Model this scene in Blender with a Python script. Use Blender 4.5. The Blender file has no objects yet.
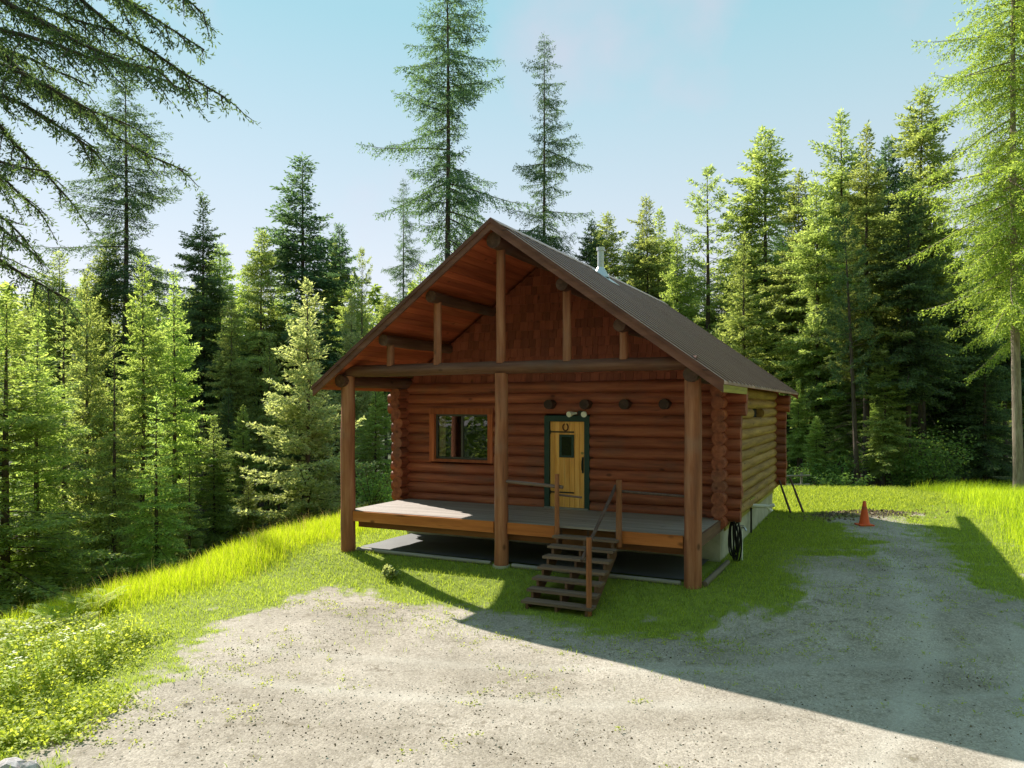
import bpy, math, random
import numpy as np
from mathutils import Vector

S = bpy.context.scene
C = S.collection
R = math.radians
RS = np.random.RandomState

# ------------------------------------------------------------------ camera, sky, sun, exposure
CAMZ = 3.6
F = 750.0
cam = bpy.data.cameras.new('camera')
cam.sensor_width = 36.0
cam.lens = 36.0 * F / 1024.0
cam.shift_y = 23.0 / 1024.0
cam.clip_start = 0.1
cam.clip_end = 2000.0
camo = bpy.data.objects.new('camera', cam)
camo.location = (0, 0, CAMZ)
camo.rotation_euler = (R(90), 0, 0)
C.objects.link(camo)
S.camera = camo

SUN_EL = 34.8
SUN_H = Vector((0.63, -0.777, 0)).normalized()          # the way the light travels over the ground
w = bpy.data.worlds.new('World')
S.world = w
w.use_nodes = True
wn = w.node_tree.nodes
wl = w.node_tree.links
sky = wn.new('ShaderNodeTexSky')
sky.sky_type = 'NISHITA'
sky.sun_disc = False
sky.sun_elevation = R(SUN_EL)
sky.sun_rotation = math.atan2(-SUN_H.x, -SUN_H.y)
sky.altitude = 900
sky.air_density = 1.3
sky.dust_density = 0.2
sky.ozone_density = 2.0
# thin even veil over the clear sky: pale lilac low down, pale cyan higher up
tc = wn.new('ShaderNodeTexCoord')
sx_ = wn.new('ShaderNodeSeparateXYZ')
wl.new(tc.outputs['Generated'], sx_.inputs[0])
cr = wn.new('ShaderNodeValToRGB')
cr.color_ramp.elements[0].position = 0.12
cr.color_ramp.elements[0].color = (5.7, 5.45, 5.75, 1)
cr.color_ramp.elements[1].position = 0.46
cr.color_ramp.elements[1].color = (2.75, 4.75, 5.1, 1)
wl.new(sx_.outputs['Z'], cr.inputs[0])
mxs = wn.new('ShaderNodeMix')
mxs.data_type = 'RGBA'
mxs.inputs[0].default_value = 0.8
wl.new(sky.outputs[0], mxs.inputs[6])
cn = wn.new('ShaderNodeTexNoise')
cn.inputs['Scale'].default_value = 5.0
cn.inputs['Detail'].default_value = 6.0
wl.new(tc.outputs['Generated'], cn.inputs['Vector'])
cn2 = wn.new('ShaderNodeValToRGB')
cn2.color_ramp.elements[0].position = 0.56
cn2.color_ramp.elements[1].position = 0.76
cn2.color_ramp.elements[1].color = (0.55, 0.55, 0.55, 1)
wl.new(cn.outputs[0], cn2.inputs[0])
mxc = wn.new('ShaderNodeMix')
mxc.data_type = 'RGBA'
wl.new(cn2.outputs[0], mxc.inputs[0])
wl.new(cr.outputs[0], mxc.inputs[6])
mxc.inputs[7].default_value = (5.2, 4.7, 5.1, 1)
wl.new(mxc.outputs[2], mxs.inputs[7])
wl.new(mxs.outputs[2], wn['Background'].inputs[0])
wn['Background'].inputs[1].default_value = 0.068

sd = bpy.data.lights.new('sun', 'SUN')
sd.energy = 5.0
sd.angle = R(0.5)
sd.color = (1.0, 0.93, 0.82)
so = bpy.data.objects.new('sun', sd)
so.rotation_euler = (SUN_H * math.cos(R(SUN_EL)) + Vector((0, 0, -math.sin(R(SUN_EL))))).to_track_quat('-Z', 'Y').to_euler()
so.location = (-20, 25, 30)
C.objects.link(so)

S.view_settings.view_transform = 'Standard'
S.view_settings.look = 'None'
S.view_settings.exposure = 1.2
S.view_settings.gamma = 1.0
S.view_settings.use_curve_mapping = False
S.cycles.max_bounces = 8
S.cycles.transparent_max_bounces = 8

# ------------------------------------------------------------------ materials
def mat(name, color, rough=0.8, spec=0.3, metal=0.0):
    m = bpy.data.materials.new(name)
    m.use_nodes = True
    b = m.node_tree.nodes['Principled BSDF']
    b.inputs['Base Color'].default_value = (*color, 1)
    b.inputs['Roughness'].default_value = rough
    b.inputs['Specular IOR Level'].default_value = spec
    b.inputs['Metallic'].default_value = metal
    return m

def N(m, t, **kw):
    n = m.node_tree.nodes.new(t)
    for k, v in kw.items():
        setattr(n, k, v)
    return n

def L(m, a, b):
    m.node_tree.links.new(a, b)

def noise(m, scale, detail=4, rough=0.6, vec=None):
    n = N(m, 'ShaderNodeTexNoise')
    n.inputs['Scale'].default_value = scale
    n.inputs['Detail'].default_value = detail
    n.inputs['Roughness'].default_value = rough
    if vec is not None:
        L(m, vec, n.inputs['Vector'])
    return n

def ramp(m, fac, stops):
    n = N(m, 'ShaderNodeValToRGB')
    el = n.color_ramp.elements
    while len(el) < len(stops):
        el.new(0.5)
    for e, (p, c) in zip(el, stops):
        e.position = p
        e.color = (*c, 1) if len(c) == 3 else c
    L(m, fac, n.inputs[0])
    return n

def mix(m, fac, a, b, mode='MIX'):
    n = N(m, 'ShaderNodeMix', data_type='RGBA', blend_type=mode)
    for sock, v in ((n.inputs[0], fac), (n.inputs[6], a), (n.inputs[7], b)):
        if isinstance(v, (int, float)):
            sock.default_value = v
        elif isinstance(v, tuple):
            sock.default_value = (*v, 1)
        else:
            L(m, v, sock)
    return n.outputs[2]

def math_node(m, op, a, b=0.0):
    n = N(m, 'ShaderNodeMath', operation=op)
    for s, v in zip(n.inputs, (a, b)):
        if isinstance(v, (int, float)):
            s.default_value = v
        else:
            L(m, v, s)
    return n.outputs[0]

def objvec(m, scale):
    t = N(m, 'ShaderNodeTexCoord')
    mp = N(m, 'ShaderNodeMapping')
    mp.inputs['Scale'].default_value = scale
    L(m, t.outputs['Object'], mp.inputs[0])
    return mp.outputs[0]

def attr(m, name):
    n = N(m, 'ShaderNodeAttribute')
    n.attribute_name = name
    return n.outputs['Fac']

def bump(m, height, strength=0.3, dist=0.02):
    n = N(m, 'ShaderNodeBump')
    n.inputs['Strength'].default_value = strength
    n.inputs['Distance'].default_value = dist
    L(m, height, n.inputs['Height'])
    L(m, n.outputs[0], m.node_tree.nodes['Principled BSDF'].inputs['Normal'])

def wood(name, dark, mid, light, axis, rough=0.65, spec=0.3, grain=9.0, grey=None):
    """stained timber; grain runs along axis; the 'tint' attribute shifts each timber"""
    m = mat(name, mid, rough, spec)
    b = m.node_tree.nodes['Principled BSDF']
    sc = [grain, grain, grain]
    sc[axis] = grain * 0.07
    v = objvec(m, sc)
    n1 = noise(m, 1.0, 6, 0.65, v)
    n2 = noise(m, 0.9, 3, 0.5, objvec(m, (1.4, 1.4, 1.4)))
    col = ramp(m, n1.outputs[0], [(0.3, dark), (0.5, mid), (0.72, light)]).outputs[0]
    if grey is not None:
        f = ramp(m, n2.outputs[0], [(0.52, (0, 0, 0)), (0.72, (0.5, 0.5, 0.5))]).outputs[0]
        col = mix(m, f, col, grey)
    ks = [2.6, 2.6, 2.6]
    ks[axis] = 1.5
    vk = N(m, 'ShaderNodeTexVoronoi')
    vk.inputs['Scale'].default_value = 1.0
    L(m, objvec(m, ks), vk.inputs['Vector'])
    kf = ramp(m, vk.outputs['Distance'], [(0.05, (0.8, 0.8, 0.8)), (0.13, (0, 0, 0))]).outputs[0]
    col = mix(m, kf, col, tuple(q * 0.45 for q in dark))
    n3 = noise(m, 1.0, 3, 0.5, objvec(m, [q * 2.2 for q in sc]))
    cf = ramp(m, n3.outputs[0], [(0.24, (0.85, 0.85, 0.85)), (0.33, (0, 0, 0))]).outputs[0]
    col = mix(m, cf, col, tuple(q * 0.3 for q in dark))
    hsv = N(m, 'ShaderNodeHueSaturation')
    L(m, col, hsv.inputs['Color'])
    t = attr(m, 'tint')
    L(m, math_node(m, 'ADD', math_node(m, 'MULTIPLY', t, 1.1), 0.45), hsv.inputs['Value'])
    L(m, hsv.outputs[0], b.inputs['Base Color'])
    bump(m, n1.outputs[0], 0.35, 0.012)
    return m

LOG = ((0.155, 0.043, 0.024), (0.295, 0.08, 0.041), (0.44, 0.145, 0.074))
M = {}
M['log_x'] = wood('stained_log_lengthwise', *LOG, 0, grey=(0.16, 0.09, 0.07))
M['log_y'] = wood('stained_log_across', *LOG, 1, grey=(0.16, 0.09, 0.07))
M['post'] = wood('peeled_log_post', (0.15, 0.052, 0.028), (0.27, 0.095, 0.046), (0.4, 0.18, 0.1), 2, grey=(0.25, 0.16, 0.12))
M['beam'] = wood('weathered_log_beam', (0.06, 0.024, 0.016), (0.115, 0.046, 0.028), (0.18, 0.09, 0.06), 0, grey=(0.105, 0.075, 0.06))
M['purlin'] = wood('weathered_log_purlin', (0.05, 0.022, 0.015), (0.095, 0.04, 0.025), (0.15, 0.08, 0.055), 1, grey=(0.12, 0.09, 0.075))
M['logend'] = wood('dark_log_end', (0.035, 0.018, 0.013), (0.06, 0.03, 0.022), (0.1, 0.052, 0.038), 1)
M['tan_log'] = wood('weathered_tan_log_bounce_lit', (0.16, 0.085, 0.025), (0.31, 0.175, 0.05), (0.45, 0.28, 0.09), 1)  # yellow of the tan carries light bounced onto the shaded side wall
M['soffit'] = wood('red_soffit_board', (0.22, 0.045, 0.02), (0.36, 0.078, 0.032), (0.48, 0.13, 0.055), 1, grain=6)
M['fascia'] = wood('orange_fascia_board', (0.30, 0.085, 0.02), (0.46, 0.14, 0.035), (0.58, 0.21, 0.065), 0, grain=6)
M['joist'] = wood('under_deck_board', (0.12, 0.045, 0.018), (0.2, 0.075, 0.03), (0.28, 0.12, 0.05), 0, grain=6)
M['rake'] = wood('brown_rake_board', (0.10, 0.04, 0.028), (0.15, 0.06, 0.042), (0.21, 0.09, 0.065), 0, grain=5)
M['deck'] = wood('grey_deck_board', (0.17, 0.135, 0.115), (0.235, 0.19, 0.165), (0.32, 0.27, 0.24), 0, rough=0.7, spec=1.0, grain=7)
M['tread'] = wood('grey_stair_tread', (0.1, 0.064, 0.047), (0.16, 0.105, 0.08), (0.23, 0.16, 0.125), 0, grain=7)
M['stringer'] = wood('brown_stair_stringer', (0.09, 0.045, 0.03), (0.14, 0.07, 0.045), (0.2, 0.11, 0.075), 1, grain=7)
M['railpost'] = wood('orange_brown_rail_post', (0.16, 0.06, 0.026), (0.27, 0.095, 0.038), (0.36, 0.15, 0.07), 2, grey=(0.2, 0.14, 0.11))
M['rail'] = wood('dark_hand_rail', (0.05, 0.03, 0.025), (0.085, 0.05, 0.042), (0.14, 0.09, 0.075), 1)
M['pale_rail'] = wood('greyed_rail_pole', (0.10, 0.06, 0.05), (0.16, 0.1, 0.085), (0.3, 0.22, 0.2), 0)
M['shake'] = wood('cedar_shake', (0.2, 0.052, 0.032), (0.25, 0.066, 0.04), (0.3, 0.086, 0.052), 2, grain=8)
M['door'] = wood('yellow_pine_plank', (0.6, 0.25, 0.055), (0.84, 0.4, 0.1), (0.92, 0.52, 0.18), 2, grain=10)
M['green'] = mat('dark_green_paint', (0.022, 0.05, 0.042), 0.5)
M['trim'] = wood('red_window_trim', (0.24, 0.058, 0.022), (0.36, 0.09, 0.032), (0.46, 0.14, 0.06), 2)
M['alu'] = mat('dark_window_sash', (0.07, 0.07, 0.06), 0.4)
M['iron'] = mat('black_iron', (0.012, 0.009, 0.008), 0.45, 0.5)
M['rust'] = mat('rusty_iron', (0.09, 0.022, 0.014), 0.6)
M['lamp'] = mat('white_lamp_head', (0.78, 0.74, 0.62), 0.35, 0.5)
M['curtain'] = mat('tan_curtain', (0.62, 0.4, 0.26), 0.9)
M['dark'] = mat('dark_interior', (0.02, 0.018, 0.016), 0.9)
M['steel'] = mat('galvanised_steel', (0.52, 0.54, 0.56), 0.38, 0.5, 0.75)
M['pvc'] = mat('white_plastic_pipe', (0.74, 0.74, 0.7), 0.4)
M['rubber'] = mat('black_rubber', (0.012, 0.012, 0.013), 0.5)
M['sheet'] = mat('black_ground_plastic', (0.06, 0.062, 0.068), 0.68, 1.0)
M['cone'] = mat('orange_cone_plastic', (0.72, 0.105, 0.03), 0.5)
M['cone_dark'] = mat('faded_cone_band', (0.5, 0.12, 0.05), 0.6)
M['yellow_board'] = wood('yellow_board_with_eave_light', (0.2, 0.17, 0.03), (0.34, 0.29, 0.05), (0.46, 0.4, 0.09), 1)  # light on the eave put into the yellow; also colours sill and bracket
M['greywood'] = wood('grey_bleached_wood', (0.14, 0.125, 0.11), (0.24, 0.215, 0.19), (0.36, 0.33, 0.29), 0)
M['bleached_y'] = wood('brown_edging_wood', (0.08, 0.06, 0.045), (0.14, 0.11, 0.08), (0.22, 0.18, 0.13), 1)

def glass_mat():
    m = bpy.data.materials.new('window_glass')
    m.use_nodes = True
    nt = m.node_tree
    nt.nodes.remove(nt.nodes['Principled BSDF'])
    tr = N(m, 'ShaderNodeBsdfTransparent')
    tr.inputs[0].default_value = (0.8, 0.84, 0.82, 1)
    gl = N(m, 'ShaderNodeBsdfGlossy')
    gl.inputs['Roughness'].default_value = 0.01
    mx = N(m, 'ShaderNodeMixShader')
    fr = N(m, 'ShaderNodeFresnel')
    fr.inputs[0].default_value = 1.5
    L(m, math_node(m, 'MULTIPLY', fr.outputs[0], 1.7), mx.inputs[0])
    L(m, tr.outputs[0], mx.inputs[1])
    L(m, gl.outputs[0], mx.inputs[2])
    L(m, mx.outputs[0], nt.nodes['Material Output'].inputs[0])
    return m
M['glass'] = glass_mat()

def concrete():
    m = mat('bare_concrete', (0.42, 0.4, 0.33), 0.9, 0.2)
    n = noise(m, 2.2, 6, 0.6, objvec(m, (1, 1, 1)))
    c = ramp(m, n.outputs[0], [(0.3, (0.33, 0.31, 0.24)), (0.55, (0.46, 0.43, 0.34)), (0.75, (0.54, 0.52, 0.44))])
    L(m, c.outputs[0], m.node_tree.nodes['Principled BSDF'].inputs['Base Color'])
    bump(m, n.outputs[0], 0.3, 0.01)
    return m
M['concrete'] = concrete()

def roof_metal():
    m = mat('brown_ribbed_roof_metal', (0.2, 0.13, 0.115), 0.45, 0.5)
    n = noise(m, 1.0, 4, 0.55, objvec(m, (0.35, 3.5, 0.35)))
    n2 = noise(m, 1.0, 3, 0.6, objvec(m, (0.5, 0.5, 0.5)))
    c = ramp(m, n.outputs[0], [(0.3, (0.33, 0.195, 0.16)), (0.55, (0.41, 0.25, 0.21)), (0.75, (0.47, 0.3, 0.255))])
    c2 = mix(m, ramp(m, n2.outputs[0], [(0.45, (0, 0, 0)), (0.7, (0.6, 0.6, 0.6))]).outputs[0], c.outputs[0], (0.41, 0.27, 0.225))
    hs_ = N(m, 'ShaderNodeHueSaturation')
    L(m, c2, hs_.inputs['Color'])
    L(m, math_node(m, 'ADD', math_node(m, 'MULTIPLY', attr(m, 'tint'), 0.9), 0.55), hs_.inputs['Value'])
    L(m, hs_.outputs[0], m.node_tree.nodes['Principled BSDF'].inputs['Base Color'])
    return m
M['roof'] = roof_metal()

def leaf_mat(name, c1, c2, trans=0.45, hue_var=0.02, val_var=0.35, tcol=None):
    """needles and leaves: diffuse plus light that comes through; every leaf ('tint') and every plant varies"""
    m = bpy.data.materials.new(name)
    m.use_nodes = True
    nt = m.node_tree
    nt.nodes.remove(nt.nodes['Principled BSDF'])
    t = attr(m, 'tint')
    col = mix(m, t, c1, c2)
    oi = N(m, 'ShaderNodeObjectInfo')
    hsv = N(m, 'ShaderNodeHueSaturation')
    L(m, col, hsv.inputs['Color'])
    L(m, math_node(m, 'ADD', math_node(m, 'MULTIPLY', oi.outputs['Random'], hue_var), 0.5 - hue_var / 2), hsv.inputs['Hue'])
    L(m, math_node(m, 'ADD', math_node(m, 'MULTIPLY', oi.outputs['Random'], val_var), 1 - val_var / 2), hsv.inputs['Value'])
    d = N(m, 'ShaderNodeBsdfDiffuse')
    L(m, hsv.outputs[0], d.inputs[0])
    tr = N(m, 'ShaderNodeBsdfTranslucent')
    L(m, mix(m, 1.0, hsv.outputs[0], tcol or (1.55, 1.45, 0.78), 'MULTIPLY'), tr.inputs[0])
    mx = N(m, 'ShaderNodeMixShader')
    mx.inputs[0].default_value = trans
    L(m, d.outputs[0], mx.inputs[1])
    L(m, tr.outputs[0], mx.inputs[2])
    g = N(m, 'ShaderNodeBsdfGlossy')
    g.inputs['Roughness'].default_value = 0.55
    mx2 = N(m, 'ShaderNodeMixShader')
    mx2.inputs[0].default_value = 0.02
    L(m, mx.outputs[0], mx2.inputs[1])
    L(m, g.outputs[0], mx2.inputs[2])
    L(m, mx2.outputs[0], nt.nodes['Material Output'].inputs[0])
    return m

M['fir'] = leaf_mat('fir_needles', (0.15, 0.21, 0.075), (0.38, 0.46, 0.18), 0.6)
M['darkfir'] = leaf_mat('dark_fir_needles', (0.06, 0.105, 0.06), (0.15, 0.23, 0.11), 0.55)
M['larch'] = leaf_mat('larch_needles', (0.045, 0.095, 0.058), (0.13, 0.215, 0.115), 0.5)
M['bright'] = leaf_mat('young_fir_needles', (0.19, 0.29, 0.09), (0.42, 0.55, 0.19), 0.6)
M['yellow'] = leaf_mat('sunny_larch_needles', (0.16, 0.25, 0.05), (0.37, 0.48, 0.12), 0.55)
M['silver'] = leaf_mat('pale_fir_needles', (0.2, 0.245, 0.125), (0.45, 0.49, 0.28), 0.55)
M['shrub'] = leaf_mat('shrub_leaves', (0.1, 0.2, 0.05), (0.25, 0.4, 0.12), 0.55)
M['bough'] = leaf_mat('near_larch_needles', (0.04, 0.075, 0.04), (0.13, 0.2, 0.085), 0.4)
M['grass'] = leaf_mat('grass_blades', (0.13, 0.195, 0.03), (0.38, 0.47, 0.065), 0.58)
M['tallgrass'] = leaf_mat('tall_grass_blades', (0.24, 0.33, 0.012), (0.46, 0.55, 0.03), 0.5)
M['straw'] = leaf_mat('dry_grass_stems', (0.3, 0.25, 0.12), (0.55, 0.47, 0.25), 0.4)
M['weed'] = leaf_mat('weed_leaves', (0.24, 0.33, 0.04), (0.5, 0.58, 0.12), 0.5)
M['flower'] = leaf_mat('white_flower_heads', (0.5, 0.52, 0.42), (0.7, 0.72, 0.6), 0.3)

def bark(name, dark, light):
    m = mat(name, dark, 0.95, 0.1)
    n = noise(m, 1.0, 6, 0.65, objvec(m, (14, 14, 2.5)))
    c = ramp(m, n.outputs[0], [(0.35, dark), (0.7, light)])
    L(m, c.outputs[0], m.node_tree.nodes['Principled BSDF'].inputs['Base Color'])
    bump(m, n.outputs[0], 0.6, 0.03)
    return m
M['bark'] = bark('conifer_bark', (0.05, 0.038, 0.03), (0.14, 0.11, 0.09))
M['palebark'] = bark('pale_pine_bark', (0.17, 0.13, 0.10), (0.38, 0.32, 0.26))

# ------------------------------------------------------------------ mesh helpers
class MB:
    """collects shapes; build() links them as ONE mesh object"""
    def __init__(s):
        s.v, s.f, s.t, s.sm = [], [], [], []

    def add(s, verts, faces, tint=0.5, smooth=False):
        o = len(s.v)
        s.v += [tuple(map(float, q)) for q in verts]
        for fc in faces:
            s.f.append([i + o for i in fc])
            s.t.append(tint)
            s.sm.append(smooth)

    def box(s, x0, x1, y0, y1, z0, z1, tint=0.5):
        v = [(x, y, z) for z in (z0, z1) for y in (y0, y1) for x in (x0, x1)]
        s.add(v, [(0, 2, 3, 1), (4, 5, 7, 6), (0, 1, 5, 4), (2, 6, 7, 3), (0, 4, 6, 2), (1, 3, 7, 5)], tint)

    def prism(s, poly, y0, y1, axis='y', tint=0.5):
        """polygon in the other two axes, extruded along axis"""
        n = len(poly)
        if axis == 'y':
            v = [(a, y0, b) for a, b in poly] + [(a, y1, b) for a, b in poly]
        elif axis == 'x':
            v = [(y0, a, b) for a, b in poly] + [(y1, a, b) for a, b in poly]
        else:
            v = [(a, b, y0) for a, b in poly] + [(a, b, y1) for a, b in poly]
        fs = [tuple(range(n)), tuple(range(2 * n - 1, n - 1, -1))]
        fs += [(i, i + n, (i + 1) % n + n, (i + 1) % n) for i in range(n)]
        s.add(v, fs, tint)

    def tube(s, pts, rad, sides=8, tint=0.5, caps=True, rng=None, wob=0.0):
        pts = [Vector(q) for q in pts]
        n = len(pts)
        if not isinstance(rad, (list, tuple, np.ndarray)):
            rad = [rad] * n
        vs = []
        prev = None
        for i, q in enumerate(pts):
            d = (pts[min(i + 1, n - 1)] - pts[max(i - 1, 0)]).normalized()
            if prev is None:
                ref = Vector((0, 0, 1)) if abs(d.z) < 0.9 else Vector((1, 0, 0))
                a = d.cross(ref).normalized()
            else:
                a = (prev - d * prev.dot(d)).normalized()
            prev = a
            b = d.cross(a)
            for k in range(sides):
                an = 2 * math.pi * k / sides
                rr = rad[i] * (1 + (rng.uniform(-wob, wob) if rng is not None and wob else 0))
                vs.append(q + (a * math.cos(an) + b * math.sin(an)) * rr)
        fs = []
        for i in range(n - 1):
            for k in range(sides):
                k2 = (k + 1) % sides
                fs.append((i * sides + k, i * sides + k2, (i + 1) * sides + k2, (i + 1) * sides + k))
        s.add(vs, fs, tint, True)
        if caps:
            s.add(vs[:sides], [tuple(range(sides - 1, -1, -1))], tint * 0.8)
            s.add(vs[-sides:], [tuple(range(sides))], tint * 0.8)

    def log(s, a, b, r0, r1=None, rng=None, sides=14, tint=None, wob=0.03):
        """peeled log with a slightly uneven girth"""
        a, b = Vector(a), Vector(b)
        r1 = r0 if r1 is None else r1
        n = max(2, int((b - a).length / 0.5) + 1)
        rng = rng or RS(1)
        t = rng.uniform(0.35, 0.68) if tint is None else tint
        pts, rad = [], []
        for i in range(n + 1):
            u = i / n
            j = Vector((rng.uniform(-1, 1), rng.uniform(-1, 1), rng.uniform(-1, 1))) * r0 * 0.05
            pts.append(a.lerp(b, u) + (j if 0 < i < n else Vector()))
            rad.append((r0 + (r1 - r0) * u) * (1 + rng.uniform(-wob, wob)))
        s.tube(pts, rad, sides, t, True, rng, wob * 0.4)

    def cone(s, c, r0, r1, z0, z1, sides=20, tint=0.5):
        s.tube([(c[0], c[1], z0), (c[0], c[1], z1)], [r0, r1], sides, tint)

    def build(s, name, m, parent=None):
        me = bpy.data.meshes.new(name)
        me.from_pydata(s.v, [], s.f)
        me.polygons.foreach_set('use_smooth', s.sm)
        at = me.attributes.new('tint', 'FLOAT', 'FACE')
        at.data.foreach_set('value', np.array(s.t, dtype=np.float32))
        me.materials.append(m)
        me.update()
        o = bpy.data.objects.new(name, me)
        C.objects.link(o)
        o.parent = parent
        return o

def quad_mesh(name, V, tint, m, nper=4):
    """numpy leaf cloud: V is (n, nper, 3)"""
    n = len(V)
    me = bpy.data.meshes.new(name)
    me.vertices.add(n * nper)
    me.vertices.foreach_set('co', np.ascontiguousarray(V, dtype=np.float32).ravel())
    me.loops.add(n * nper)
    me.loops.foreach_set('vertex_index', np.arange(n * nper, dtype=np.int32))
    me.polygons.add(n)
    me.polygons.foreach_set('loop_start', np.arange(0, n * nper, nper, dtype=np.int32))
    me.update(calc_edges=True)
    at = me.attributes.new('tint', 'FLOAT', 'FACE')
    at.data.foreach_set('value', np.asarray(tint, dtype=np.float32))
    me.materials.append(m)
    return me

def tag(o, label=None, cat=None, group=None, kind=None):
    if label: o['label'] = label
    if cat: o['category'] = cat
    if group: o['group'] = group
    if kind: o['kind'] = kind
    return o

def thing(name, label, cat, loc=(0, 0, 0), rz=0.0, group=None):
    o = bpy.data.objects.new(name, None)
    o.empty_display_size = 0.3
    o.location = loc
    o.rotation_euler = (0, 0, rz)
    C.objects.link(o)
    return tag(o, label, cat, group)

# ------------------------------------------------------------------ the lie of the land
TH = R(26.1)
UX = np.array([math.cos(TH), -math.sin(TH)])
VX = np.array([math.sin(TH), math.cos(TH)])
A0, B0 = -6.98, 13.75
ORG = A0 * UX + B0 * VX                     # cabin origin: middle of the porch front

def local(X, Y):
    dx, dy = X - ORG[0], Y - ORG[1]
    return dx * UX[0] + dy * UX[1], dx * VX[0] + dy * VX[1]

def world(p, q):
    r = ORG + p * UX + q * VX
    return float(r[0]), float(r[1])

def sstep(a, b, x):
    t = np.clip((x - a) / (b - a), 0, 1)
    return t * t * (3 - 2 * t)

_tab = RS(7).rand(256, 256)
def vnoise(x, y):
    x = np.asarray(x, float); y = np.asarray(y, float)
    xi, yi = np.floor(x).astype(int), np.floor(y).astype(int)
    fx, fy = x - xi, y - yi
    fx = fx * fx * (3 - 2 * fx); fy = fy * fy * (3 - 2 * fy)
    g = lambda i, j: _tab[(xi + i) % 256, (yi + j) % 256]
    return (g(0, 0) * (1 - fx) + g(1, 0) * fx) * (1 - fy) + (g(0, 1) * (1 - fx) + g(1, 1) * fx) * fy

def fbm(x, y, o=4):
    s, a, t = 0, 1.0, 0
    for k in range(o):
        s = s + a * vnoise(x * 2 ** k + 17 * k, y * 2 ** k + 31 * k); t += a; a *= 0.55
    return s / t

EY = [-40, 5, 8, 11.6, 14.75, 17.5, 19, 22, 25, 28, 34, 60, 200]
EX = [-9, -7.0, -7.4, -7.6, -7.0, -6.1, -5.4, -4.3, -2.9, -1.6, -1.5, -8, -30]
def bank_d(X, Y):
    return np.interp(Y, EY, EX) - X          # > 0 beyond the crest, down the slope

def zfun(X, Y):
    X = np.asarray(X, float); Y = np.asarray(Y, float)
    p, q = local(X, Y)
    z = 0.33 * sstep(-1.9, 0.2, q)
    d = bank_d(X, Y)
    dd = np.clip(d + 0.3, 0, None)
    fall = np.where(dd < 2.2, 0.105 * dd * dd, 0.508 + (dd - 2.2) * 0.46)
    z = z - np.minimum(fall, 2.6 + 0.02 * fall)
    z = z - 1.3 * sstep(29.0, 37.0, Y + 0.06 * (X - 12)) * sstep(4, 8, X)
    z = z + 14.0 * sstep(55, 190, np.hypot(X, Y)) * (Y > 0)
    z = z + 0.45 * np.exp(-(((X - 15.5) / 3.2) ** 2 + ((Y - 22.5) / 4.0) ** 2))
    z = z + 0.16 * np.exp(-(((X - 10.4) / 1.5) ** 2 + ((Y - 22.2) / 0.7) ** 2))
    z = z + 0.07 * (fbm(X * 0.5, Y * 0.5, 3) - 0.5) * sstep(40, 20, np.abs(Y - 12)) * sstep(0.2, -1.2, np.maximum(np.abs(p) - 4.4, -q - 1.9)) * 0
    z = z + 0.05 * (fbm(X * 0.7, Y * 0.7, 3) - 0.5) * np.where((np.abs(p) < 4.6) & (q > -2.2) & (q < 12), 0.2, 1.0)
    return z

GRAVEL = np.array([(-4.4, -10), (-4.5, 5), (-4.7, 8), (-4.8, 9.5), (-4.5, 11.6), (-4.4, 13.2), (-3.5, 14.8), (-2.2, 14.0), (-0.9, 12.9),
                   (0.2, 12.4), (2, 12.0), (3.7, 11.9), (5, 12.8), (6.6, 14.6), (8.2, 17), (9.2, 19.4), (9.5, 21.5), (11.1, 21.5),
                   (10.6, 19.5), (9.7, 17), (8.9, 15), (8.0, 13), (7.8, 11), (8.6, 8), (14, 3), (14, -10)])
def inside_d(X, Y, poly):
    """signed distance, positive inside the polygon"""
    X = np.asarray(X, float); Y = np.asarray(Y, float)
    dmin = np.full(X.shape, 1e9); ins = np.zeros(X.shape, bool)
    n = len(poly)
    for i in range(n):
        x0, y0 = poly[i]; x1, y1 = poly[(i + 1) % n]
        ex, ey = x1 - x0, y1 - y0
        t = np.clip(((X - x0) * ex + (Y - y0) * ey) / (ex * ex + ey * ey), 0, 1)
        dmin = np.minimum(dmin, np.hypot(X - x0 - t * ex, Y - y0 - t * ey))
        c = ((y0 > Y) != (y1 > Y)) & (X < ex * (Y - y0) / (ey if ey else 1e-9) + x0)
        ins ^= c
    return np.where(ins, dmin, -dmin)

def masks(X, Y):
    """grass 0..1, forest floor 0..1, bare soil 0..1"""
    d = inside_d(X, Y, GRAVEL)
    n = fbm(X * 1.1 + 3, Y * 1.1, 4) - 0.5
    g = sstep(0.45, -0.75, d + n * 2.2 + (vnoise(X * 6, Y * 6) - 0.5) * 0.7)
    # worn patches in the lawn beside the cabin, a green strip down the drive, gravel at the foot of the steps
    p, q = local(X, Y)
    worn = sstep(0.45, 0.6, fbm(X * 0.45 + 9, Y * 0.45 + 4, 3)) * sstep(4.5, 6.0, p) * sstep(9, 5, q)
    worn = np.maximum(worn, 0.9 * np.exp(-(((p - 1.3) / 1.3) ** 2 + ((q + 2.4) / 0.5) ** 2)))
    g = g * (1 - 0.75 * worn)
    strip = np.exp(-((X - (10.2 + (Y - 18) * 0.25)) / 0.5) ** 2) * sstep(11, 15, Y) * 0.55
    g = np.maximum(g, strip * (n + 0.5) * 1.5)
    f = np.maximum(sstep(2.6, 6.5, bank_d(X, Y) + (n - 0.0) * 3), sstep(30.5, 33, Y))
    s = sstep(0.5, 0.8, np.exp(-(((X - 10.2) / 1.9) ** 2 + ((Y - 22.2) / 0.8) ** 2)) + n * 0.8)
    return g, f, s

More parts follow.
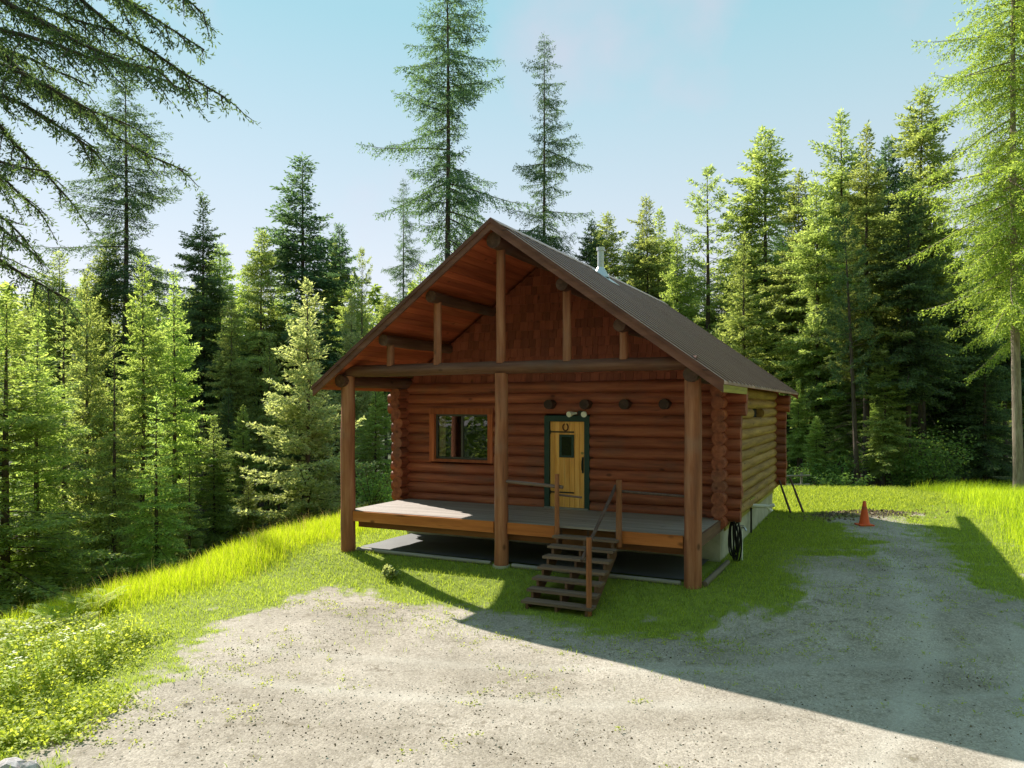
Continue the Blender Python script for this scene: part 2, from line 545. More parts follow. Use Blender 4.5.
def ruts(X, Y):
    """two wheel tracks that curve up the drive past the cabin, and older ones across the turning place"""
    c = np.interp(Y, [4, 9, 12, 15, 18, 22], [1.5, 5.5, 7.4, 8.5, 9.3, 10.4]) + 0.25 * (fbm(X * 0.5, Y * 0.5, 2) - 0.5)
    a = np.exp(-(((X - c) - 0.75) / 0.24) ** 2) + np.exp(-(((X - c) + 0.75) / 0.24) ** 2)
    c2 = 9.3 - 0.16 * (X + 1) + 0.025 * (X + 1) ** 2
    a = a + 0.7 * np.exp(-((Y - c2) / 0.16) ** 2) + 0.6 * np.exp(-((Y - c2 - 1.25) / 0.18) ** 2)
    return np.clip(a, 0, 1) * (0.35 + 0.9 * fbm(X * 1.5, Y * 1.5, 3)) * sstep(-0.3, 0.4, inside_d(X, Y, GRAVEL))

def ground():
    def axis(lo, flo, fhi, hi, st):
        a = list(np.arange(flo, fhi, st))
        x, s = flo, st
        lo_l = []
        while x > lo:
            s *= 1.18; x -= s; lo_l.append(x)
        x, s = a[-1], st
        hi_l = []
        while x < hi:
            s *= 1.18; x += s; hi_l.append(x)
        return np.array(lo_l[::-1] + a + hi_l)
    xs = axis(-260, -11, 17, 260, 0.1)
    ys = axis(-200, 6.5, 27, 260, 0.1)
    X, Y = np.meshgrid(xs, ys)
    X, Y = X.ravel(), Y.ravel()
    Z = zfun(X, Y)
    nx, ny = len(xs), len(ys)
    i = np.arange(nx * ny).reshape(ny, nx)
    fc = np.stack([i[:-1, :-1], i[:-1, 1:], i[1:, 1:], i[1:, :-1]], -1).reshape(-1, 4)
    me = bpy.data.meshes.new('ground')
    me.vertices.add(len(X))
    me.vertices.foreach_set('co', np.stack([X, Y, Z], -1).astype(np.float32).ravel())
    me.loops.add(fc.size)
    me.loops.foreach_set('vertex_index', fc.ravel().astype(np.int32))
    me.polygons.add(len(fc))
    me.polygons.foreach_set('loop_start', np.arange(0, fc.size, 4, dtype=np.int32))
    me.polygons.foreach_set('use_smooth', np.ones(len(fc), bool))
    me.update(calc_edges=True)
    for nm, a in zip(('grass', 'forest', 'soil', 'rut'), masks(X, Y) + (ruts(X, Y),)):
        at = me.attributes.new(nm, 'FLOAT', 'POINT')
        at.data.foreach_set('value', a.astype(np.float32))
    m = mat('gravel_and_turf', (0.3, 0.28, 0.24), 0.95, 0.15)
    v = objvec(m, (1, 1, 1))
    big = noise(m, 0.55, 5, 0.6, v)
    mid = noise(m, 5.0, 6, 0.7, v)
    fine = noise(m, 70.0, 5, 0.7, v)
    vo = N(m, 'ShaderNodeTexVoronoi'); vo.inputs['Scale'].default_value = 42.0; L(m, v, vo.inputs['Vector'])
    grav = ramp(m, fine.outputs[0], [(0.28, (0.235, 0.21, 0.185)), (0.48, (0.36, 0.333, 0.3)), (0.7, (0.46, 0.432, 0.4))]).outputs[0]
    stones = ramp(m, vo.outputs['Color'], [(0.2, (0.72, 0.7, 0.68)), (0.9, (1.12, 1.1, 1.08))]).outputs[0]
    grav = mix(m, 1.0, grav, stones, 'MULTIPLY')
    tone = ramp(m, big.outputs[0], [(0.3, (0.68, 0.65, 0.6)), (0.62, (1.08, 1.06, 1.03))]).outputs[0]
    grav = mix(m, 1.0, grav, tone, 'MULTIPLY')
    litter = ramp(m, mid.outputs[0], [(0.53, (0, 0, 0)), (0.66, (0.8, 0.8, 0.8))]).outputs[0]
    patch = ramp(m, noise(m, 0.8, 4, 0.65, v).outputs[0], [(0.42, (0.12, 0.12, 0.12)), (0.62, (1, 1, 1))]).outputs[0]
    litter = mix(m, 1.0, litter, patch, 'MULTIPLY')
    grav = mix(m, litter, grav, (0.11, 0.088, 0.06))
    grav = mix(m, math_node(m, 'MULTIPLY', attr(m, 'rut'), 0.55), grav, mix(m, fine.outputs[0], (0.36, 0.33, 0.29), (0.56, 0.53, 0.48)))
    str_ = noise(m, 1.0, 5, 0.7, objvec(m, (1.3, 6.0, 1.0)))
    grav = mix(m, math_node(m, 'MULTIPLY', ramp(m, str_.outputs[0], [(0.6, (0, 0, 0)), (0.72, (0.7, 0.7, 0.7))]).outputs[0], patch), grav, (0.13, 0.1, 0.07))
    turf = ramp(m, mid.outputs[0], [(0.3, (0.1, 0.125, 0.025)), (0.6, (0.2, 0.25, 0.035)), (0.8, (0.27, 0.27, 0.07))]).outputs[0]
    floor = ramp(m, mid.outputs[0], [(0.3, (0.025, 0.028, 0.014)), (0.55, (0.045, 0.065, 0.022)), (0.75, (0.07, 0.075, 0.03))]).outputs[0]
    soil = ramp(m, mid.outputs[0], [(0.3, (0.035, 0.026, 0.018)), (0.6, (0.08, 0.06, 0.04)), (0.8, (0.2, 0.17, 0.13))]).outputs[0]
    gm = math_node(m, 'ADD', attr(m, 'grass'), math_node(m, 'MULTIPLY', math_node(m, 'SUBTRACT', mid.outputs[0], 0.5), 1.5))
    gmr = ramp(m, gm, [(0.25, (0, 0, 0)), (0.75, (1, 1, 1))]).outputs[0]
    c = mix(m, gmr, grav, turf)
    c = mix(m, attr(m, 'soil'), c, soil)
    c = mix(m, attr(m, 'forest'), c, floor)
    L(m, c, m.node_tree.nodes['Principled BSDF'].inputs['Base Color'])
    h = math_node(m, 'ADD', math_node(m, 'MULTIPLY', fine.outputs[0], 0.5), math_node(m, 'MULTIPLY', mid.outputs[0], 1.0))
    h = math_node(m, 'SUBTRACT', h, math_node(m, 'MULTIPLY', vo.outputs['Distance'], 0.5))
    bump(m, h, 0.45, 0.014)
    me.materials.append(m)
    o = bpy.data.objects.new('ground', me)
    C.objects.link(o)
    tag(o, kind='structure')
ground()

# ------------------------------------------------------------------ the log cabin
rg = RS(11)
cx, cy = world(0, 0)
cab = thing('log_cabin', 'red-stained log cabin with a gabled porch roof and brown metal roofing', 'cabin', (cx, cy, 0), -TH)
DZ = 1.25                                   # deck level
RID, SL = 7.35, 0.725                       # ridge height, roof slope
HALF = 4.55
QF, QR = -0.45, 12.85
WQ, WR = 2.5, 10.9                          # front and rear wall planes
WL, WX = -4.02, 3.98                        # side wall planes
roof_z = lambda p: RID - SL * abs(p)
PITCH, LR = 0.25, 0.138

# foundation
m = MB()
m.box(WL + 0.06, WX - 0.02, WQ - 0.1, WR + 0.15, -0.4, 1.08)
m.build('foundation', M['concrete'], cab)
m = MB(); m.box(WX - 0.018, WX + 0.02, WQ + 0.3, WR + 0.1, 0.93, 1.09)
m.build('sill_board', M['yellow_board'], cab)

# front wall, split round window and door
WIN = (-3.23, -1.43, 2.23, 3.55)
DOOR = (-0.07, 1.05, DZ, 3.40)
def front_row(mb, z, rowi, rng, y, stub_l, stub_r, openings):
    r = LR * rng.uniform(0.95, 1.06)
    segs = [(stub_l, stub_r)]
    for (a, b, z0, z1) in openings:
        if z + LR * 0.8 > z0 and z < z1:
            ns = []
            for s0, s1 in segs:
                if a > s0 and b < s1: ns += [(s0, a), (b, s1)]
                else: ns.append((s0, s1))
            segs = ns
    t = rng.uniform(0.36, 0.68)
    for s0, s1 in segs:
        mb.log((s0, y, z), (s1, y, z), r, r * rng.uniform(0.93, 1.03), rng, 16, t)
m = MB(); mr = MB()
nrow = 12
for i in range(nrow):
    z = DZ + 0.06 + i * PITCH
    ext = min(0.40 + (0.09 * max(0, i - nrow + 4)) + rg.uniform(-0.02, 0.02), (RID - 0.28 - z) / SL - WX)
    front_row(m, z, i, rg, WQ, WL - ext, WX + ext, [WIN, DOOR])
    front_row(mr, z, i, rg, WR, WL - ext, WX + ext, [])
m.build('front_wall', M['log_x'], cab)
mr.build('rear_wall', M['log_x'], cab)
ml = MB(); mx = MB(); ms = MB(); ms2 = MB()
SLOT = (6.1, 7.9, 3.33, 3.6)
for i in range(nrow):
    z = DZ + 0.06 + (i - 0.5) * PITCH
    ext = 0.40 + rg.uniform(-0.04, 0.04) + 0.05 * max(0, i - nrow + 4)
    for (pp, mb) in ((WL, ml),):
        r = LR * rg.uniform(0.96, 1.05)
        mb.log((pp, WQ - ext, z), (pp, WR + ext, z), r, r, rg, 14)
    r = LR * rg.uniform(0.96, 1.05)
    # right wall: the stubs past the corners keep the red stain, the stretch between is weathered tan with bounced light put into its yellow
    ms.log((WX, WQ - ext, z), (WX, WQ + 0.02, z), r, r, rg, 14)
    ms2.log((WX, WR - 0.02, z), (WX, WR + ext, z), r, r, rg, 14)
    if SLOT[2] < z < SLOT[3]:
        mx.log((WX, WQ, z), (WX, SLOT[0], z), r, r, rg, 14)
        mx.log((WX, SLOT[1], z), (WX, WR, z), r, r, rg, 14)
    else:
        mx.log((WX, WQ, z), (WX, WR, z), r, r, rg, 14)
ml.build('side_wall', M['log_y'], cab)
tag(mx.build('side_wall', M['tan_log'], cab), 'weathered tan log side wall, yellowed to carry bounced light')
ms.build('corner_log_ends', M['log_y'], cab)
ms2.build('corner_log_ends', M['log_y'], cab)
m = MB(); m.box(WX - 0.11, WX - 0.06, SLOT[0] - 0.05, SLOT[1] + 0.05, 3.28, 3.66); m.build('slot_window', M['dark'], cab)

# gable walls: rows of cedar shakes on a panel
def gable(q, name, front):
    mb = MB()
    zb = 4.17
    top = RID - 0.2
    hw = (top - zb) / SL
    mb.prism([(-hw, zb), (hw, zb), (0, top)], q + (0.03 if front else -0.03), q + (0.1 if front else -0.1), 'y', 0.3)
    if front:
        row, z, k = 0.21, zb, 0
        while z < top - 0.1:
            x = -hw + (k % 2) * 0.09
            while x < hw:
                wd = rg.uniform(0.12, 0.22)
                zt = z + row + 0.05
                lim = (top - z) / SL
                if -lim < x and x + wd < lim:
                    dz = rg.uniform(-0.012, 0.012)
                    a, b = x + 0.004, x + wd - 0.004
                    zt = min(zt, top - SL * max(abs(a), abs(b)) + 0.02)
                    if zt > z + 0.05:
                        v = [(a, q - 0.03, z + dz), (b, q - 0.03, z + dz), (b, q + 0.022, zt), (a, q + 0.022, zt),
                             (a, q + 0.03, z + dz), (b, q + 0.03, z + dz)]
                        mb.add(v, [(0, 1, 2, 3), (0, 4, 5, 1), (1, 5, 2), (0, 3, 4)], rg.uniform(0.25, 0.75))
                x += wd
            z += row; k += 1
    mb.build(name, M['shake'], cab)
gable(WQ, 'front_gable', True)
gable(WR, 'rear_gable', False)

# roof: two slabs of ribbed metal, soffit boards below, rake boards, ridge cap
def slope(sign):
    mb = MB()
    th = 0.05
    zr, ze = RID, roof_z(HALF)
    poly = [(0, zr), (sign * HALF, ze), (sign * HALF, ze - th), (0, zr - th)]
    q = QF
    while q < QR - 0.01:
        mb.prism(poly, q, min(q + 0.46, QR), 'y', rg.uniform(0.25, 0.75))
        q += 0.46
    q = QF + 0.42
    while q < QR:
        hh = 0.036
        mb.prism([(sign * 0.08, roof_z(0.08) + 0.001), (sign * (HALF + 0.01), roof_z(HALF + 0.01) + 0.001),
                  (sign * (HALF + 0.01), roof_z(HALF + 0.01) + hh), (sign * 0.08, roof_z(0.08) + hh)], q, q + 0.08, 'y', 0.0)
        q += 0.46
    rf = mb.build('roof', M['roof'], cab)
    sb = MB()
    x = 0.02
    while x < HALF - 0.1:
        x2 = min(x + 0.137, HALF - 0.06)
        a0, a1 = sign * x, sign * (x2 - 0.007)
        za, zb_ = roof_z(x) - 0.052, roof_z(x2 - 0.007) - 0.052
        sb.prism([(a0, za), (a1, zb_), (a1, zb_ - 0.05), (a0, za - 0.05)], QF + 0.02, QR - 0.02, 'y', rg.uniform(0.3, 0.75))
        x = x2
    sb.build('soffit', M['soffit'], rf)
    for qq, dq in ((QF - 0.032, 0.05), (QR - 0.018, 0.05)):
        rb = MB()
        rb.prism([(0, RID - 0.012), (sign * HALF, ze - 0.012), (sign * HALF, ze - 0.20), (0, RID - 0.2)], qq, qq + dq, 'y', 0.55)
        rb.prism([(0, RID + 0.03), (sign * (HALF + 0.02), ze + 0.016), (sign * (HALF + 0.02), ze - 0.07), (0, RID - 0.06)], qq - 0.025, qq - 0.002, 'y', 0.35)
        rb.build('rake_board', M['rake'], rf)
    return rf
roof_l = slope(-1)
roof_r = slope(1)
m = MB()
for sgn in (-1, 1):
    m.prism([(0, RID + 0.045), (sgn * 0.2, RID + 0.045 - SL * 0.2), (sgn * 0.2, RID + 0.03 - SL * 0.2), (0, RID + 0.03)], QF - 0.03, QR + 0.03, 'y', 0.5)
m.build('ridge_cap', M['roof'], roof_r)
m = MB(); m.box(HALF - 0.05, HALF - 0.012, QF + 0.03, 2.25, roof_z(HALF) - 0.19, roof_z(HALF) - 0.055)  # its yellow stands in for light caught along this stretch of eave
tag(m.build('eave_board', M['yellow_board'], roof_r), 'short eave board with light painted in as yellow')
chp, chq = 0.34, 5.15
m = MB(); m.cone((chp, chq), 0.085, 0.085, roof_z(chp) - 0.1, 7.8, 20); m.cone((chp, chq), 0.11, 0.11, 7.74, 7.83, 20)
ch = m.build('chimney', M['steel'], roof_r)
m = MB(); m.cone((chp, chq), 0.24, 0.09, roof_z(chp) - 0.08, roof_z(chp) + 0.2, 20)
m.prism([(chp - 0.25, roof_z(chp - 0.25) + 0.045), (chp + 0.42, roof_z(chp + 0.42) + 0.045), (chp + 0.42, roof_z(chp + 0.42) + 0.03), (chp - 0.25, roof_z(chp - 0.25) + 0.03)], chq - 0.32, chq + 0.32, 'y')
m.build('flashing', M['steel'], ch)

# porch timbers
for (pp, r, z0) in ((-3.93, 0.165, 0.0), (0.0, 0.142, 0.34), (3.92, 0.158, 0.0)):
    m = MB()
    m.log((pp, 0, z0), (pp, 0, 4.30), r * 1.04, r * 0.95, rg, 18, wob=0.025)
    m.build('porch_post', M['post'], cab)
m = MB(); m.cone((0, 0), 0.2, 0.18, 0.0, 0.36, 20); m.build('post_footing', M['concrete'], cab)
m = MB(); m.log((-4.02, 0, 4.41), (4.0, 0, 4.41), 0.135, 0.125, rg, 18); m.build('porch_beam', M['beam'], cab)
for pp in (-3.96, 3.94):
    m = MB(); m.log((pp, -0.26, 4.19), (pp, WQ, 4.19), 0.14, 0.135, rg, 16); m.build('plate_log', M['purlin'], cab)
m = MB(); m.log((0, QF + 0.1, 6.96), (0, WQ + 0.1, 6.96), 0.165, 0.16, rg, 18); m.build('ridge_log', M['purlin'], cab)
for pp, zz, rr in ((-1.52, 5.93, 0.125), (-2.74, 5.06, 0.125), (1.46, 5.98, 0.125), (2.62, 5.13, 0.125)):
    m = MB(); m.log((pp, -0.3, zz), (pp, WQ + 0.1, zz), rr, rr * 0.95, rg, 16); m.build('purlin', M['purlin'], cab)
    m = MB(); m.log((pp, -0.02, 4.5), (pp, -0.02, zz - 0.06), 0.088, 0.082, rg, 14); m.build('king_post', M['post'], cab)
m = MB(); m.log((0, -0.02, 4.5), (0, -0.02, 6.85), 0.1, 0.092, rg, 14); m.build('king_post', M['post'], cab)
for pp in (0.12, 1.0, 1.93, 2.82):
    m = MB(); m.log((pp, WQ - 0.36, 3.66), (pp, WQ, 3.66), 0.112, 0.112, rg, 14); m.build('joist_end', M['logend'], cab)

# deck: boards, fascia, under-beams
m = MB()
y = 0.0
while y < WQ - 0.1:
    m.box(-3.93, 3.98, y + 0.003, min(y + 0.137, WQ), DZ - 0.04, DZ, rg.uniform(0.38, 0.62))
    y += 0.14
dk = m.build('deck', M['deck'], cab)
for (a, b) in ((-3.76, -0.16), (0.16, 1.26), (2.52, 3.75)):
    m = MB(); m.box(a, b, -0.045, -0.003, DZ - 0.24, DZ - 0.012, rg.uniform(0.45, 0.6)); m.build('deck_fascia', M['fascia'], dk)
m = MB(); m.box(3.985, 4.025, 0.0, WQ - 0.15, DZ - 0.24, DZ - 0.01); m.build('deck_fascia', M['stringer'], dk)
m = MB()
m.box(-3.85, 3.9, 0.28, 0.36, DZ - 0.42, DZ - 0.05)
m.build('deck_beam', M['joist'], dk)
m = MB()
for k in range(14):
    x = -3.8 + k * 0.585
    m.box(x, x + 0.045, 0.37, WQ - 0.12, DZ - 0.2, DZ - 0.045, 0.3)
m.build('deck_joists', M['joist'], dk)

# window
a, b, z0, z1 = WIN
yf = WQ - 0.155
m = MB()
m.box(a, a + 0.14, yf, yf + 0.2, z0, z1 - 0.13, 0.62); m.box(b - 0.14, b, yf, yf + 0.2, z0, z1 - 0.13, 0.62)
m.box(a - 0.02, b + 0.02, yf - 0.01, yf + 0.2, z1 - 0.13, z1 + 0.02, 0.32); m.box(a + 0.14, b - 0.14, yf, yf + 0.2, z0, z0 + 0.07, 0.25)
wf = m.build('window', M['trim'], cab)
ai, bi, zi0, zi1 = a + 0.14, b - 0.14, z0 + 0.07, z1 - 0.13
ys = WQ - 0.06
m = MB()
for (x0, x1, zz0, zz1) in ((ai, ai + 0.05, zi0, zi1), (bi - 0.05, bi, zi0, zi1), (ai + 0.05, bi - 0.05, zi0, zi0 + 0.05), (ai + 0.05, bi - 0.05, zi1 - 0.05, zi1),
                           ((ai + bi) / 2 - 0.03, (ai + bi) / 2 + 0.03, zi0 + 0.05, zi1 - 0.05)):
    m.box(x0, x1, ys, ys + 0.06, zz0, zz1)
m.build('sash', M['alu'], wf)
m = MB(); m.box(ai + 0.04, bi - 0.04, ys + 0.02, ys + 0.03, zi0 + 0.04, zi1 - 0.04); m.build('pane', M['glass'], wf)
m = MB()
for k in range(5):
    m.tube([(ai + 0.08 + k * 0.035, ys + 0.075 + 0.012 * (k % 2), zi0 + 0.06), (ai + 0.085 + k * 0.033, ys + 0.08, zi0 + 0.6), (ai + 0.08 + k * 0.035, ys + 0.075, zi1)], 0.024, 8, 0.5)
m.build('curtain', M['curtain'], wf)
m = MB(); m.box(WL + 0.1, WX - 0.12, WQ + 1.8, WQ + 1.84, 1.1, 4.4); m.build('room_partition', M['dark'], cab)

# door with its green frame
a, b, z0, z1 = DOOR
m = MB()
m.box(a, a + 0.125, yf + 0.01, yf + 0.2, z0, z1); m.box(b - 0.125, b, yf + 0.01, yf + 0.2, z0, z1)
m.box(a + 0.125, b - 0.125, yf + 0.01, yf + 0.2, z1 - 0.135, z1)
m.build('door_frame', M['green'], cab)
da, db_, dz0, dz1 = a + 0.13, b - 0.13, DZ + 0.03, z1 - 0.14
wx0, wx1, wz0, wz1 = da + 0.235, da + 0.60, 2.43, 2.96
m = MB()
npl = 7
for k in range(npl):
    x0 = da + (db_ - da) * k / npl + 0.004
    x1 = da + (db_ - da) * (k + 1) / npl - 0.004
    m.box(x0, x1, yf + 0.06, yf + 0.1, dz0, dz1, rg.uniform(0.4, 0.62))
m.box(da, db_, yf + 0.1, yf + 0.12, dz0, dz1, 0.15)
dr = m.build('door', M['door'], cab)
m = MB(); m.box(a + 0.02, b - 0.02, yf - 0.05, yf + 0.18, DZ + 0.002, DZ + 0.028); m.build('threshold', M['greywood'], dr)
m = MB()
for (x0, x1, zz0, zz1) in ((wx0, wx0 + 0.06, wz0, wz1), (wx1 - 0.06, wx1, wz0, wz1), (wx0 + 0.06, wx1 - 0.06, wz0, wz0 + 0.05), (wx0 + 0.06, wx1 - 0.06, wz1 - 0.05, wz1)):
    m.box(x0, x1, yf + 0.04, yf + 0.09, zz0, zz1)
m.build('light_frame', M['green'], dr)
m = MB(); m.box(wx0 + 0.05, wx1 - 0.05, yf + 0.052, yf + 0.058, wz0 + 0.04, wz1 - 0.04)
m.build('door_pane', mat('dark_door_glass', (0.006, 0.007, 0.007), 0.08, 0.5), dr)
for zz in (3.02, 1.62):
    m = MB(); m.box(da + 0.02, da + 0.6, yf + 0.048, yf + 0.06, zz - 0.016, zz + 0.016); m.cone((da + 0.01, yf + 0.045), 0.014, 0.014, zz - 0.05, zz + 0.05, 8)
    m.build('strap_hinge', M['iron'], dr)
m = MB()
hs = [(da + 0.39 + 0.065 * math.sin(t) * (1.0 if abs(t) < 2 else 0.92), yf + 0.05, 3.135 - 0.085 * math.cos(t)) for t in np.linspace(-2.65, 2.65, 15)]
m.tube(hs, 0.015, 6, 0.5); m.build('horseshoe', M['rust'], dr)
m = MB()
hx = db_ - 0.045
m.tube([(hx, yf + 0.055, 2.4), (hx, yf + 0.0, 2.36), (hx, yf - 0.01, 2.26), (hx, yf + 0.0, 2.17), (hx, yf + 0.055, 2.13)], 0.015, 8)
m.box(hx - 0.022, hx + 0.022, yf + 0.05, yf + 0.06, 2.08, 2.45)
m.build('handle', M['iron'], dr)
m = MB(); m.tube([(hx - 0.01, yf + 0.06, 2.54), (hx - 0.01, yf + 0.03, 2.54)], 0.03, 12); m.build('deadbolt', mat('brass_lock', (0.35, 0.25, 0.1), 0.35, 0.5, 0.8), dr)
# twin flood lamps over the door
m = MB(); fz = z1 + 0.06; fx = b - 0.22
m.box(fx - 0.05, fx + 0.05, yf - 0.03, yf + 0.06, fz - 0.05, fz + 0.05)
fl = m.build('flood_light', M['iron'], cab)
for dx, tx in ((-0.15, -0.5), (0.14, 0.25)):
    m = MB()
    m.tube([(fx + dx * 0.4, yf - 0.05, fz), (fx + dx * 0.8, yf - 0.07, fz - 0.005), (fx + dx + 0.08 * tx, yf - 0.16, fz - 0.02), (fx + dx + 0.1 * tx, yf - 0.2, fz - 0.03)], [0.02, 0.03, 0.065, 0.067], 14)
    m.build('lamp_head', M['lamp'], fl)

# porch rails and steps
SP0, SP1 = 1.30, 2.52
m = MB(); m.log((0.12, -0.02, 2.08), (1.38, -0.04, 2.02), 0.036, 0.034, rg, 10); m.log((1.2, 0.03, 1.86), (1.75, 0.03, 1.83), 0.022, 0.02, rg, 8)
m.build('porch_rail', M['pale_rail'], cab)
m = MB(); m.log((1.28, -0.1, 1.0), (1.28, -0.1, 2.28), 0.05, 0.046, rg, 10); m.build('rail_post', M['railpost'], cab)
m = MB(); m.log((2.55, -0.1, 0.95), (2.55, -0.1, 2.22), 0.06, 0.055, rg, 10); m.build('rail_post', M['railpost'], cab)
m = MB(); m.log((2.58, -0.06, 2.0), (3.85, -0.02, 1.96), 0.028, 0.026, rg, 8); m.build('porch_rail', M['rail'], cab)
RISE, RUN = 0.156, 0.235
m = MB()
for pp in (SP0 + 0.05, (SP0 + SP1) / 2, SP1 - 0.05):
    poly = [(-0.05, DZ - 0.045), (-0.05, DZ - RISE - 0.045)]
    for i in range(1, 8):
        poly += [(-0.05 - RUN * i + 0.03, DZ - RISE * i - 0.046), (-0.05 - RUN * i + 0.03, DZ - RISE * (i + 1) - 0.046 if i < 7 else -0.05)]
    poly += [(-0.05 - RUN * 7 + 0.3, -0.05), (-0.05, DZ - RISE - 0.32)]
    poly = [poly[0]] + poly[1:]
    m.prism(poly, pp - 0.022, pp + 0.022, 'x', 0.5)
st = m.build('stairs', M['stringer'], cab)
for i in range(1, 8):
    m = MB()
    z = DZ - RISE * i
    y0 = -0.05 - RUN * i
    m.box(SP0 - 0.05, SP1 + 0.05, y0, y0 + 0.135, z - 0.044, z, rg.uniform(0.4, 0.6)); m.box(SP0 - 0.05, SP1 + 0.05, y0 + 0.14, y0 + 0.27, z - 0.044, z, rg.uniform(0.4, 0.6))
    m.build('tread', M['tread'], st)
m = MB(); m.log((SP1 - 0.02, -1.6, -0.1), (SP1 - 0.02, -1.6, 1.36), 0.05, 0.047, rg, 10); m.build('newel_post', M['railpost'], st)
m = MB(); m.log((2.47, -0.05, 2.1), (SP1 - 0.1, -1.75, 0.98), 0.032, 0.03, rg, 10); m.build('handrail', M['rail'], st)

# ------------------------------------------------------------------ things round the cabin
def at(p, q, z=0.0):
    x, y = world(p, q)
    return (x, y, z)

gz = lambda p, q: float(zfun(*[np.array(t) for t in world(p, q)]))
# black plastic under the deck
m = MB()
npx, npy = 40, 14
vs, fs = [], []
for j in range(npy + 1):
    for i in range(npx + 1):
        p_ = -3.75 + 7.5 * i / npx; q_ = 0.22 + 2.12 * j / npy
        vs.append((p_, q_, gz(p_, q_) + 0.035 + 0.03 * float(vnoise(p_ * 3, q_ * 3))))
for j in range(npy):
    for i in range(npx):
        k = j * (npx + 1) + i
        fs.append((k, k + 1, k + npx + 2, k + npx + 1))
m.add(vs, fs, 0.5, True)
o = m.build('ground_sheet', M['sheet']); o.location = (cx, cy, 0); o.rotation_euler = (0, 0, -TH)
tag(o, 'black plastic sheet spread on the ground beneath the porch deck', 'ground sheet')
for (p0, q0, p1, q1, r, lab, mt) in ((-3.7, 0.05, -0.25, 0.02, 0.05, 'grey edging log on the ground between the left and middle porch posts', 'greywood'),
                                     (0.25, 0.0, 3.7, 0.0, 0.05, 'grey edging log on the ground between the middle and right porch posts, behind the steps', 'greywood'),
                                     (4.12, 0.05, 4.15, 2.2, 0.06, 'brown edging log running from the right porch post back to the foundation corner', 'bleached_y')):
    m = MB(); m.log((p0, q0, gz(p0, q0) + r * 0.8), (p1, q1, gz(p1, q1) + r * 0.8), r, r * 0.9, rg, 10)
    o = m.build('edging_log', M[mt]); o.location = (cx, cy, 0); o.rotation_euler = (0, 0, -TH)
    tag(o, lab, 'edging log', 'edging logs round the porch')

def loc_thing(name, label, cat, p, q, z):
    x, y = world(p, q)
    return thing(name, label, cat, (x, y, z), -TH)
# broom leaning on the front wall
t = loc_thing('broom', 'pale-handled broom leaning on the log wall at the right end of the porch', 'broom', 3.42, WQ - 0.4, DZ)
m = MB(); m.tube([(0, 0, 0.18), (0.12, 0.2, 1.2)], 0.016, 8); m.build('handle', M['pvc'], t)
m = MB(); m.box(-0.12, 0.1, -0.05, 0.03, 0.004, 0.1); m.box(-0.07, 0.06, -0.03, 0.03, 0.1, 0.19); m.build('brush', M['rubber'], t)
# hose bundle
t = loc_thing('garden_hose', 'black garden hose hanging in loops at the front corner of the foundation', 'hose', WX + 0.26, WQ + 0.02, 0.36)
m = MB()
hp = []
for k in range(7 * 16):
    an = 2 * math.pi * k / 16
    ln = 0.40 + 0.07 * math.sin(k * 0.13)
    hp.append(((0.07 + 0.03 * math.sin(k * 0.11)) * math.cos(an) + 0.06 * math.sin(k * 0.23), 0.05 + 0.06 * math.sin(k * 0.37), 0.45 + ln * math.sin(an) * (1.0 if math.sin(an) < 0 else 0.85)))
m.tube(hp, 0.016, 6); m.build('hose_coil', M['rubber'], t)
m = MB(); m.tube([(0, 0.2, 0.82), (0, -0.1, 0.84)], 0.018, 8); m.build('hanger', M['iron'], t)
# standpipe and white drain pipe
t = loc_thing('standpipe', 'thin pale standpipe with tap beside the hanging hose', 'tap', WX + 0.36, WQ + 0.3, 0.33)
m = MB(); m.tube([(0, 0, 0), (0, 0, 0.72)], 0.022, 8); m.build('pipe', M['pvc'], t)
m = MB(); m.tube([(0, 0, 0.7), (0.06, -0.03, 0.7), (0.1, -0.05, 0.64)], 0.022, 8); m.box(-0.05, 0.05, -0.012, 0.012, 0.73, 0.75); m.build('tap', M['steel'], t)
t = loc_thing('drain_pipe', 'white plastic pipe sticking out from the side wall of the cabin', 'pipe', WX + 0.02, 6.0, 1.1)
m = MB(); m.tube([(0, 0, 0), (0.42, 0, 0)], 0.05, 12); m.tube([(0.36, 0, 0), (0.5, 0, 0.0), (0.62, 0.0, 0.05)], 0.045, 12); m.tube([(0.44, 0, 0), (0.56, 0, -0.12)], 0.045, 12); m.build('pipe', M['pvc'], t)
m = MB(); m.box(-0.02, 0.1, -0.35, 0.35, 0.06, 0.2); m.build('bracket', M['yellow_board'], t)
m = MB(); m.tube([(0.03, 0.2, 0.05), (0.03, 0.2, -0.72)], 0.025, 8); m.build('conduit', M['iron'], t)
for k, (p, q, dx, dy, ln, lab) in enumerate(((WX + 0.95, 10.6, -0.42, 0.1, 1.1, 'dark pole leaning outermost against the rear corner of the cabin'),
                                           (WX + 0.6, 10.4, -0.38, 0.3, 1.0, 'short dark pole leaning close in at the rear corner of the cabin'))):
    t0 = loc_thing('leaning_pole', lab, 'pole', p, q, 0.33); t0['group'] = 'poles leaning at the rear corner'
    m = MB(); m.log((0, 0, 0), (dx, dy, ln), 0.035, 0.03, rg, 8); m.build('pole', M['rail'], t0)

